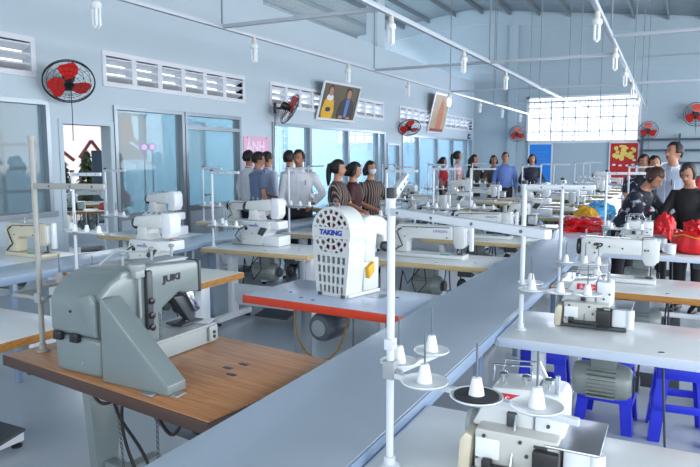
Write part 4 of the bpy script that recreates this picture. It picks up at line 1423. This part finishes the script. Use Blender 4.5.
bar = MB().prism([(0, -.01), (.5, -.12), (.5, -.1), (0, .01)], 'xy', zt - .008, zt + .008, .003).prism([(-.01, 0), (.01, 0), (.06, .22), (.04, .22)], 'xy', zt - .008, zt + .008, .003).build('spool_bar', 'stand', s)
for x, y, r, pad in ((.12, -.06, .06, 0), (.045, .2, .052, 0), (.0, .06, .052, 0), (.265, -.1, .063, 1), (.405, -.1, .06, 0)):
    tr = MB().lathe([(.02, zt + .009), (r * .87, zt + .011), (r, zt + .017), (r, zt + .02), (r * .87, zt + .016), (.02, zt + .015)], (x, y, 0), seg=36).build('spool_tray', 'plastic', s)
    MB().lathe([(.02, zt + .0155), (.0165, zt + .035), (.011, zt + .062), (.005, zt + .064)], (x, y, 0), seg=16).build('cone_holder', 'plastic', tr)
    MB().cyl((x, y, zt + .06), (x, y, zt + .145), .0028, seg=8).build('spool_pin', 'pin', tr)
    if pad:
        MB().lathe([(.018, zt + .0165), (r * .84, zt + .0168), (r * .84, zt + .021), (.018, zt + .021)], (x, y, 0), seg=32).build('felt_pad', 'felt', tr)

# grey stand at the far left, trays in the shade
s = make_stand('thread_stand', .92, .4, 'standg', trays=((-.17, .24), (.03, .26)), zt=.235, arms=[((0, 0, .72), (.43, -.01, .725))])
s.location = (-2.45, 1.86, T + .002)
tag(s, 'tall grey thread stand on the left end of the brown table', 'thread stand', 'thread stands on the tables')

# ================================================================ STOOLS, CLOTH, CUP
def make_stool():
    t = thing('plastic_stool', '', '')
    MB().prism([(-.135, -.135), (.135, -.135), (.135, .135), (-.135, .135)], 'xy', .425, .45, .012).build('seat', 'stool', t)
    for sx in (-1, 1):
        for sy in (-1, 1):
            g = MB()
            a = [(sx * .125, sy * .125), (sx * .06, sy * .125), (sx * .06, sy * .115), (sx * .115, sy * .115), (sx * .115, sy * .06), (sx * .125, sy * .06)]
            bt = [(sx * .165, sy * .165), (sx * .105, sy * .165), (sx * .105, sy * .153), (sx * .153, sy * .153), (sx * .153, sy * .105), (sx * .165, sy * .105)]
            v0 = [g.bm.verts.new((*p, .43)) for p in a]
            v1 = [g.bm.verts.new((*p, 0)) for p in bt]
            fs = [g.bm.faces.new(v0), g.bm.faces.new(v1[::-1])]
            for i in range(6):
                fs.append(g.bm.faces.new((v0[i], v1[i], v1[(i + 1) % 6], v0[(i + 1) % 6])))
            bmesh.ops.recalc_face_normals(g.bm, faces=fs)
            g.build('leg', 'stool', t)
    for k in range(4):
        z = .17 if k % 2 else .2
        MB().box(-.14, .14, -.152, -.138, z - .022, z + .022, .003).xf(Matrix.Rotation(k * PI / 2, 4, 'Z')).build('rung', 'stool', t)
    for k in range(4):
        MB().box(-.13, .13, -.133, -.123, .36, .43, .003).xf(Matrix.Rotation(k * PI / 2, 4, 'Z')).build('apron', 'stool', t)
    return t


st = make_stool()
used[st.name] = False
for x, y, rz, lab in ((-.70, 4.08, .06, 'blue plastic stool beside the centre trough, leftmost of three under the white table'),
                      (-.33, 4.1, -.05, 'middle one of the three blue plastic stools, behind the grey motor'),
                      (.06, 4.1, .08, 'blue plastic stool at the right picture edge, rightmost of three')):
    place(st, used, (x, y, 0.001), rz, lab, 'stool', 'blue plastic stools')


def crumple(name, m, loc, r, label, cat, seed=0, amp=.3, f=2.6, group=None, rz=0, flatz=0.02):
    g = MB()
    bmesh.ops.create_icosphere(g.bm, subdivisions=5, radius=1)
    off = Vector((seed * 7.3, seed * 3.1, seed * 1.7))
    for v in g.bm.verts:
        d = v.co.normalized()
        k = 1 + amp * (noise.noise(d * f * .8 + off) - .7 * abs(noise.noise(d * f * 1.9 + off)) - .35 * abs(noise.noise(d * f * 4.5 + off)) * (d.z * .4 + .3))
        p = d * k
        v.co = Vector((p.x * r[0], p.y * r[1], max(0, (p.z + .25) * r[2])))
    o = g.build(name, m, None, loc, rz, sharp=1.2)
    return tag(o, label, cat, group)


crumple('red_cloth_pile', 'redcloth', (-.99, 7.85, .793), (.25, .5, .115), 'crumpled pile of red satin cloth on the far part of the centre trough', 'cloth', 1, .4)
crumple('blue_cloth', 'bluecloth', (-1.0, 9.5, .793), (.22, .7, .18), 'light blue cloth bundle on the centre trough behind the red pile', 'cloth', 2, .35)
crumple('yellow_cloth', 'yellow', (-1.04, 8.6, .793), (.16, .14, .17), 'yellow cloth bundle between the red pile and the blue bundle', 'cloth', 3, .35)
crumple('pink_cloth', 'pink', (-.63, 9.43, T + .003), (.1, .09, .2), 'dull pink patterned cloth on a table behind the blue bundle', 'cloth', 4, .35)
crumple('white_cloth', 'whitecloth', (-.63, 6.58, T + .003), (.06, .07, .07), 'small white cloth ball among scraps left of the far overlock', 'cloth', 5, .2)
crumple('navy_cloth', 'navy', (-.64, 6.42, T + .003), (.06, .06, .07), 'navy blue scrap of cloth left of the far overlock machine', 'cloth', 6, .35)
crumple('orange_cloth', 'topr', (-.66, 6.70, T + .003), (.05, .04, .08), 'small orange-red scrap of cloth behind the navy scrap', 'cloth', 7, .35)
t = thing('red_bag', 'open red satin bag heaped with red cloth on the table at the right edge', 'bag', (.165, 6.5, T + .003))
g = MB()
NS = 48
prof = [(.10, 0), (.165, .01), (.185, .06), (.18, .12), (.165, .165), (.175, .185), (.165, .19), (.15, .165), (.15, .1)]
rings = []
for i, (r_, z) in enumerate(prof):
    o_ = []
    for k in range(NS):
        a = 2 * PI * k / NS
        rr_ = r_ * (1 + .05 * math.sin(11 * a + i * .3) + .05 * noise.noise(Vector((math.cos(a) * 2, math.sin(a) * 2, z * 9))))
        o_.append(g.bm.verts.new((rr_ * 1.12 * math.cos(a), rr_ * math.sin(a), z + (.012 * math.sin(5 * a) if i > 3 else 0))))
    rings.append(o_)
for i in range(len(rings) - 1):
    for k in range(NS):
        g.bm.faces.new((rings[i][k], rings[i][(k + 1) % NS], rings[i + 1][(k + 1) % NS], rings[i + 1][k]))
g.bm.faces.new(rings[0][::-1])
g.build('bag_body', 'redcloth', t, sharp=1.3)
g = MB()
g.vtube([(.178 * 1.13 * math.cos(a), .18 * 1.02 * math.sin(a), .158 + .012 * math.sin(5 * a)) for a in [2 * PI * k / 40 for k in range(41)]], .0045, 6)
g.build('drawstring', 'yellow', t)
o = crumple('red_cloth_heap', 'redcloth', (.16, 6.5, T + .09), (.135, .13, .16), 'ruffled red cloth heaped inside the open red bag', 'cloth', 9, .45, 3.4)
t = thing('white_mug', 'white mug on the table left of the red bag', 'mug', (-.045, 6.3, T + .003), R(200))
MB().lathe([(.034, 0), (.04, .004), (.043, .09), (.039, .09), (.036, .01), (.01, .008)], seg=24).build('cup', 'white', t)
MB().vtube([(.04, 0, .07), (.065, 0, .068), (.07, 0, .045), (.06, 0, .025), (.04, 0, .02)], .005, 8).build('handle', 'white', t)

# side room behind the doorway: a table with a machine, a red cloth and a thread stand
t = place(tab_o, used, (-8.55, 7.5, 0), R(48), 'cream-topped table in the side room beyond the doorway', 'table', 'sewing tables')
place(over, used, (-8.75, 7.3, T + .0015), R(48), 'white overlock machine on the table beyond the doorway', 'sewing machine', 'sewing machines on the tables')
crumple('red_cloth_pile', 'redcloth', (-8.4, 7.72, T + .003), (.16, .12, .1), 'red cloth pile on the table beyond the doorway', 'cloth', 11, .3)
place(tab_o, used, (-9.7, 8.75, 0), R(48), 'cream-topped table deeper in the side room beyond the doorway', 'table', 'sewing tables')
place(lock, used, (-9.85, 8.6, T + .0015), R(48), 'white flat-bed machine deeper in the side room beyond the doorway', 'sewing machine', 'sewing machines on the tables')
crumple('red_cloth_pile', 'redcloth', (-9.42, 9.06, T + .003), (.14, .1, .18), 'red cloth pile on the deeper table beyond the doorway', 'cloth', 12, .3)
# ================================================================ PEOPLE
def remeshed(mb, vox, name, m, parent, smooth=2):
    me = bpy.data.meshes.new('tmp')
    mb.bm.to_mesh(me)
    mb.bm.free()
    o = bpy.data.objects.new('tmp', me)
    COL.objects.link(o)
    md = o.modifiers.new('r', 'REMESH')
    md.mode = 'VOXEL'
    md.voxel_size = vox
    if smooth:
        sm = o.modifiers.new('s', 'SMOOTH')
        sm.iterations = smooth
        sm.factor = .5
    me2 = evaluated_mesh(o)
    bpy.data.objects.remove(o)
    me2.name = name
    return obj(name, me2, m, parent, sharp=3.1)


DOWN = ((.235, .03, 1.12), (.25, -.03, .87))


def person(label, loc, rz, h=1.66, lean=0, pitch=0, yaw=0, arms=(DOWN, DOWN), top='shirtw', sleeve='long', bottom='trous', hair='short', hairm='hair', female=False, mask=False, skin='skin',
           fine=False, badge=False, longtop=False):
    """local frame: faces -y, left arm on +x; scaled from 1.70 m"""
    k = h / 1.70
    t = thing('person', label, 'person', loc, rz, 'people in the workshop')
    LM = Matrix.Translation((0, 0, .95)) @ Matrix.Rotation(R(lean), 4, 'X') @ Matrix.Translation((0, 0, -.95))
    HM = LM @ Matrix.Translation((0, 0, 1.46)) @ Matrix.Rotation(R(yaw), 4, 'Z') @ Matrix.Rotation(R(pitch), 4, 'X') @ Matrix.Translation((0, 0, -1.46))
    SC = Matrix.Scale(k, 4)
    w = .92 if female else 1.0
    sh = .168 * w if female else .185

    def L(p):
        return LM @ Vector(p)

    def add(mb, fn, M4):
        q = MB()
        fn(q)
        q.xf(M4)
        me = bpy.data.meshes.new('t')
        q.bm.to_mesh(me)
        q.bm.free()
        mb.bm.from_mesh(me)
        bpy.data.meshes.remove(me)

    bust = .018 if female else 0
    TOR = [((0, 0, .86), .150 * w + (.012 if female else 0), .105), ((0, 0, .95), .162 * w, .108), ((0, 0, 1.06), .142 * w, .096), ((0, -.004, 1.2), .158 * w, .108 + bust), ((0, -.002, 1.31), .178 * w, .104 + bust * .6),
           ((0, .004, 1.385), .158 * w, .082), ((0, .008, 1.425), .085, .062), ((0, .006, 1.46), .056, .055), ((0, -.008, 1.53), .052, .055)]
    shoulder = [(-sh, .004, 1.365), (sh, .004, 1.365)]
    # arms: (elbow, wrist) given for +x side, first = left arm (+x), second = right arm (mirrored)
    elb, wri = [], []
    for i, sx in ((0, 1), (1, -1)):
        e, w_ = arms[i]
        elb.append(Vector((sx * e[0], e[1], e[2])))
        wri.append(Vector((sx * w_[0], w_[1], w_[2])))
    SHL = [L((sh, .004, 1.365)), L((-sh, .004, 1.365))]
    b = MB()
    add(b, lambda q: q.loft(TOR), LM)
    # head: skull, jaw, nose, ears
    add(b, lambda q: q.ball((0, .012, 1.615), (.074, .094, .1), 20, 14).ball((0, -.022, 1.565), (.056, .066, .07), 16, 10).ball((0, -.045, 1.53), (.032, .034, .026), 12, 8)
        .prism([(-.085, 1.618), (-.112, 1.585), (-.085, 1.575)], 'yz', -.013, .013, .004).ball((0, -.098, 1.586), (.016, .014, .011), 10, 8)
        .ball((.076, .012, 1.6), (.01, .02, .03), 10, 8).ball((-.076, .012, 1.6), (.01, .02, .03), 10, 8), HM)
    for i, sx in ((0, 1), (1, -1)):
        s0, e, w_ = SHL[i], elb[i], wri[i]
        b.vtube([s0 + (L((0, 0, 1.3)) - s0) * .25, s0, s0.lerp(e, .35), e.lerp(s0, .08), e, e.lerp(w_, .3), w_], [.05, .052, .045, .037, .037, .038, .025], 12)
        d = (w_ - e).normalized()
        side = Vector((-sx, 0, 0)) - d * d.dot(Vector((-sx, 0, 0)))
        if side.length < .2:
            side = Vector((0, -1, 0)) - d * d.dot(Vector((0, -1, 0)))
        side.normalize()
        # hand: palm, four fingers of different lengths, thumb from the side
        nrm = d.cross(side) * sx     # palm turns to the body / downwards
        fwd = Vector((0, -1, 0)) - d * d.dot(Vector((0, -1, 0)))
        if abs(d.z) > .7 and fwd.length > .2:
            acr = fwd.normalized()
        else:
            acr = side
        bend = d.cross(acr)
        if bend.dot(Vector((-sx, 0, -1.0))) < 0:
            bend = -bend
        pc = w_ + d * .045
        b.vtube([w_ - d * .01, w_ + d * .02, w_ + d * .06, w_ + d * .085], [.024, .03, .034, .028], 10)
        for f, (ln, off) in enumerate(((.068, .027), (.078, .009), (.072, -.009), (.056, -.026))):
            r0 = w_ + d * .075 + acr * off
            b.vtube([r0, r0 + d * ln * .5 + bend * .006, r0 + d * ln * .85 + bend * .024, r0 + d * ln + bend * .042], [.0095, .009, .0085, .006], 8)
        r0 = w_ + d * .03 + acr * .026
        b.vtube([r0, r0 + acr * .022 + d * .022 + bend * .006, r0 + acr * .028 + d * .05 + bend * .018], [.012, .0105, .007], 8)
    HIP = [Vector((.088, 0, .9)), Vector((-.088, 0, .9))]
    for i, sx in ((0, 1), (1, -1)):
        b.vtube([HIP[i] + Vector((0, 0, .03)), (sx * .09, 0, .8), (sx * .092, -.005, .62), (sx * .095, -.005, .49), (sx * .097, .012, .36), (sx * .098, .02, .2), (sx * .1, .02, .085)], [.085, .085, .068, .053, .053, .042, .034], 12)
        b.vtube([(sx * .1, .045, .05), (sx * .102, -.02, .055), (sx * .108, -.1, .04), (sx * .112, -.155, .028)], [.032, .037, .036, .018], 10)
    b.xf(SC)
    body = remeshed(b, .0095 if fine else .012, 'body', skin, t)
    # clothes
    g = MB()
    infl = .015
    zlo = .78 if longtop else .86
    rg = [((0, 0, zlo), .168 * w + .02 * longtop, .122)] + [((c[0], c[1], c[2]), rx + infl, ry + infl) for c, rx, ry in TOR[:6]] + [((0, .008, 1.415), .1, .074), ((0, .006, 1.442), .07, .068)]
    add(g, lambda q: q.loft(rg), LM)
    for i, sx in ((0, 1), (1, -1)):
        s0, e, w_ = SHL[i], elb[i], wri[i]
        if sleeve == 'long':
            g.vtube([s0 + (L((0, 0, 1.3)) - s0) * .25, s0, s0.lerp(e, .4), e.lerp(s0, .08), e.lerp(w_, .08), e.lerp(w_, .5), e.lerp(w_, .96)], [.062, .066, .058, .053, .053, .05, .04], 14)
        elif sleeve == 'short':
            g.vtube([s0 + (L((0, 0, 1.3)) - s0) * .25, s0, s0.lerp(e, .4), s0.lerp(e, .8)], [.062, .067, .062, .062], 14)
        elif sleeve == 'half':
            g.vtube([s0 + (L((0, 0, 1.3)) - s0) * .25, s0, s0.lerp(e, .4), e, e.lerp(w_, .25)], [.062, .066, .058, .055, .052], 14)
        else:
            g.vtube([s0 + (L((0, 0, 1.3)) - s0) * .3, s0 + (s0 - L((0, 0, 1.3))) * .05], [.06, .055], 14)
    g.xf(SC)
    shirt = remeshed(g, .013, 'shirt', top, t)
    if top == 'shirtw' or top == 'shirtg' or top == 'shirtl' or top == 'shirtb':
        c = MB()
        c.ring((0, .0, 1.45), (0, -.25, 1), .066, .011, 24, 6)
        c.prism([(-.005, 1.455), (-.06, 1.45), (-.045, 1.395)], 'xz', -.092, -.08, .003).prism([(.005, 1.455), (.045, 1.395), (.06, 1.45)], 'xz', -.092, -.08, .003)
        c.xf(SC @ LM).build('collar', top, shirt)
        if fine:
            c = MB()
            c.box(-.016, .016, -.138, -.128, .9, 1.36, .002).xf(SC @ LM).build('placket', top, shirt)
            c = MB()
            c.box(.05, .13, -.138, -.125, 1.18, 1.29, .004).xf(SC @ LM).build('chest_pocket', top, shirt)
            c = MB()
            c.cyl((.1, -.142, 1.24), (.1, -.142, 1.31), .005, seg=8).xf(SC @ LM).build('pen', 'black', shirt)
    g = MB()
    g.loft([((0, 0, .8), .172 * w, .122), ((0, 0, .88), .172 * w, .124), ((0, 0, .96), .172 * w, .12), ((0, 0, .985), .165 * w, .112)])
    for sx in (1, -1):
        g.vtube([(sx * .088, 0, .93), (sx * .09, 0, .8), (sx * .092, -.003, .62), (sx * .095, 0, .49), (sx * .097, .012, .3), (sx * .1, .018, .07)], [.098, .097, .084, .07, .066, .06], 14)
    g.xf(SC)
    remeshed(g, .014, 'trousers', bottom, t)
    for sx in (1, -1):
        MB().vtube([(sx * .1, .06, .045), (sx * .1, .03, .05), (sx * .104, -.08, .047), (sx * .11, -.16, .03), (sx * .112, -.18, .022)], [.03, .045, .045, .034, .016], 12).xf(SC).build('shoe', 'shoe', t)
    # hair
    g = MB()
    bmesh.ops.create_uvsphere(g.bm, u_segments=28, v_segments=20, radius=1, matrix=Matrix.Translation((0, .016, 1.618)) @ Matrix.Diagonal((.084, .103, .111, 1)))
    q = random.Random(hash(label) % 1000)
    dead = []
    for v in g.bm.verts:
        hl = 1.672 if not female else 1.678
        x_, y_, z_ = v.co
        if y_ < -.035 and z_ < hl + .02 * math.sin(x_ * 40):
            dead.append(v)
        elif y_ < .02 and z_ < 1.6 and abs(x_) > .04 and hair == 'short':
            dead.append(v)
        elif z_ < (1.545 if hair == 'short' else 1.53):
            dead.append(v)
    bmesh.ops.delete(g.bm, geom=dead, context='VERTS')
    for v in g.bm.verts:
        v.co += (v.co - Vector((0, .016, 1.61))).normalized() * (.006 * noise.noise(v.co * 30) + .003)
    bmesh.ops.solidify(g.bm, geom=g.bm.faces[:], thickness=.012)
    if hair == 'long':
        g.vtube([(0, .07, 1.66), (0, .115, 1.58), (0, .125, 1.48), (0, .12, 1.36), (0, .115, 1.26)], [.05, .07, .068, .06, .03], 14)
        for sx in (1, -1):
            g.vtube([(sx * .07, .02, 1.64), (sx * .084, .035, 1.55), (sx * .088, .05, 1.45), (sx * .08, .06, 1.36)], [.02, .028, .03, .015], 10)
    elif hair == 'pony':
        g.vtube([(0, .09, 1.65), (0, .128, 1.635), (0, .14, 1.56), (0, .13, 1.45), (0, .125, 1.36)], [.03, .038, .04, .034, .012], 12)
    elif hair == 'bun':
        g.ball((0, .115, 1.6), (.052, .045, .05), 14, 10)
    elif hair == 'bob':
        g.vtube([(0, .07, 1.64), (0, .1, 1.57), (0, .1, 1.5)], [.06, .075, .06], 14)
        for sx in (1, -1):
            g.vtube([(sx * .068, .01, 1.64), (sx * .082, .015, 1.57), (sx * .08, .02, 1.51)], [.02, .03, .02], 10)
    g.xf(SC @ HM).build('hair', hairm, t, sharp=2)
    # face
    FM = SC @ HM
    g = MB()
    for sx in (1, -1):
        g.ball((sx * .03, -.076, 1.612), (.012, .008, .0055), 12, 8)
    g.xf(FM).build('eye', 'eyew', t)
    g = MB()
    for sx in (1, -1):
        g.ball((sx * .03, -.0832, 1.612), (.0068, .003, .0056), 10, 8)
    g.xf(FM).build('iris', 'black', t)
    g = MB()
    for sx in (1, -1):
        g.vtube([(sx * .014, -.086, 1.63), (sx * .03, -.086, 1.635), (sx * .047, -.074, 1.63)], [.003, .004, .002], 6)
    g.xf(FM).build('eyebrow', hairm, t)
    if mask:
        MB().loft([((0, -.03, 1.525), .04, .05), ((0, -.034, 1.55), .056, .066), ((0, -.03, 1.585), .062, .078), ((0, -.028, 1.6), .06, .074)], 20).xf(FM).build('face_mask', 'mask', t)
    else:
        MB().ball((0, -.083, 1.553), (.023, .008, .007), 12, 8).xf(FM).build('lips', 'lip', t)
    if badge:
        MB().ball((.07, -.135, 1.25), (.022, .006, .028), 12, 8).xf(SC @ LM).build('badge', 'pink', shirt)
    return t


FRONT_HANDS = ((.27, -.09, 1.1), (.14, -.32, 1.02))
REACH = ((.25, -.2, 1.12), (.12, -.42, .98))
HIPS = ((.33, .06, 1.12), (.2, -.06, .98))
BACKH = ((.27, .08, 1.13), (.1, .14, .97))
# the men by the glazed wall
person('person with only dark hair and white collar showing, left of the slate-shirted man', (-6.28, 8.75, 0), R(165), 1.70, top='shirtw')
person('person in a slate blue short-sleeved shirt seen from behind', (-5.62, 8.05, 0), R(150), 1.67, yaw=-15, pitch=8, top='shirtg', sleeve='short', arms=(FRONT_HANDS, DOWN))
person('person with dark hair and pale shirt half hidden behind the slate shirt', (-5.9, 8.72, 0), R(160), 1.68, top='shirtl')
person('person in a white shirt seen from behind, turned to the facing man', (-5.22, 8.3, 0), R(148), 1.69, yaw=30, top='shirtw', arms=(DOWN, FRONT_HANDS))
person('person in a white shirt facing the camera with a pen in the chest pocket', (-4.72, 7.75, 0), R(24), 1.69, yaw=-12, pitch=8, top='shirtw', sleeve='long', skin='skind', arms=(HIPS, DOWN), fine=True)
# the women behind the press machine
person('person with a dark ponytail and printed dark top, leftmost of three in profile', (-3.76, 7.08, 0), R(100), 1.56, female=True, hair='pony', top='stripe', sleeve='short', arms=(FRONT_HANDS, FRONT_HANDS), pitch=6)
person('person in a black and maroon top with short dark hair, between two others', (-3.8, 7.58, 0), R(110), 1.53, female=True, hair='bob', top='topm', sleeve='short', arms=(FRONT_HANDS, DOWN), pitch=12)
person('person in a face mask and striped top, rightmost of three', (-3.8, 8.12, 0), R(60), 1.54, female=True, hair='bob', top='stripe', sleeve='short', mask=True, arms=(FRONT_HANDS, FRONT_HANDS))
# the group in front of the far corner
person('person in pink and red with a dark ponytail, leftmost in the far group', (-4.74, 15.0, 0), R(115), 1.74, female=True, hair='pony', top='topp', sleeve='short', arms=(FRONT_HANDS, DOWN))
person('person in red standing half behind the pink one in the far group', (-5.3, 15.6, 0), R(100), 1.6, female=True, hair='bob', top='topr', sleeve='short')
person('person in black with long dark wavy hair, in the far group', (-4.36, 15.1, 0), R(70), 1.66, female=True, hair='long', top='topk', sleeve='short', arms=(FRONT_HANDS, DOWN))
person('person in a brown top facing the camera, in the far group', (-3.97, 15.35, 0), R(20), 1.64, female=True, hair='bob', top='topbr', sleeve='short', arms=(FRONT_HANDS, FRONT_HANDS))
person('person in a blue shirt facing the camera, in the far group', (-3.64, 15.1, 0), R(15), 1.71, top='shirtb', arms=(DOWN, DOWN))
person('person in a dark navy top standing alone right of the far group', (-3.05, 15.2, 0), R(15), 1.66, female=True, hair='bob', top='topn', arms=(FRONT_HANDS, FRONT_HANDS))
# the people on the right
person('person in a dark floral blouse bending over the cloth beside the black-dressed woman', (-.52, 7.6, 0), R(62), 1.58, lean=30, pitch=12, female=True, hair='bun', hairm='hairb', top='floral', sleeve='half',
       arms=(((.21, -.42, 1.02), (.06, -.56, .93)), ((.24, -.36, 1.02), (.16, -.54, .92))), fine=True, badge=True)
person('person in black with greying dark hair looking down, at the right picture edge', (.12, 7.55, 0), R(-22), 1.55, lean=12, pitch=14, female=True, hair='bun', hairm='hairg', top='topk', sleeve='half',
       arms=(((.25, -.18, 1.1), (.14, -.32, .98)), ((.26, -.16, 1.1), (.2, -.34, 1.0))), fine=True)
person('person in a white shirt looking left, standing behind the two women on the right', (-.09, 8.55, 0), R(-36), 1.76, yaw=-12, top='shirtl', hair='short', arms=(DOWN, FRONT_HANDS), fine=True)
person('person with short dark hair and a patterned top behind the overlock stand, left of two', (-.47, 9.93, 0), R(10), 1.63, top='floral', sleeve='short')
person('person with short dark hair partly hidden, right of two in the back', (-.33, 9.9, 0), R(10), 1.61, top='topk', sleeve='short')
person('person in red and white only partly visible at the right picture edge', (.38, 9.98, 0), R(20), 1.62, female=True, hair='bob', top='topr', sleeve='short')
# red cloth held between the two women
o = crumple('red_cloth', 'redcloth', (-.12, 7.16, .80), (.11, .1, .2), 'red satin cloth held between the floral blouse and the woman in black', 'cloth', 21, .35, 3)
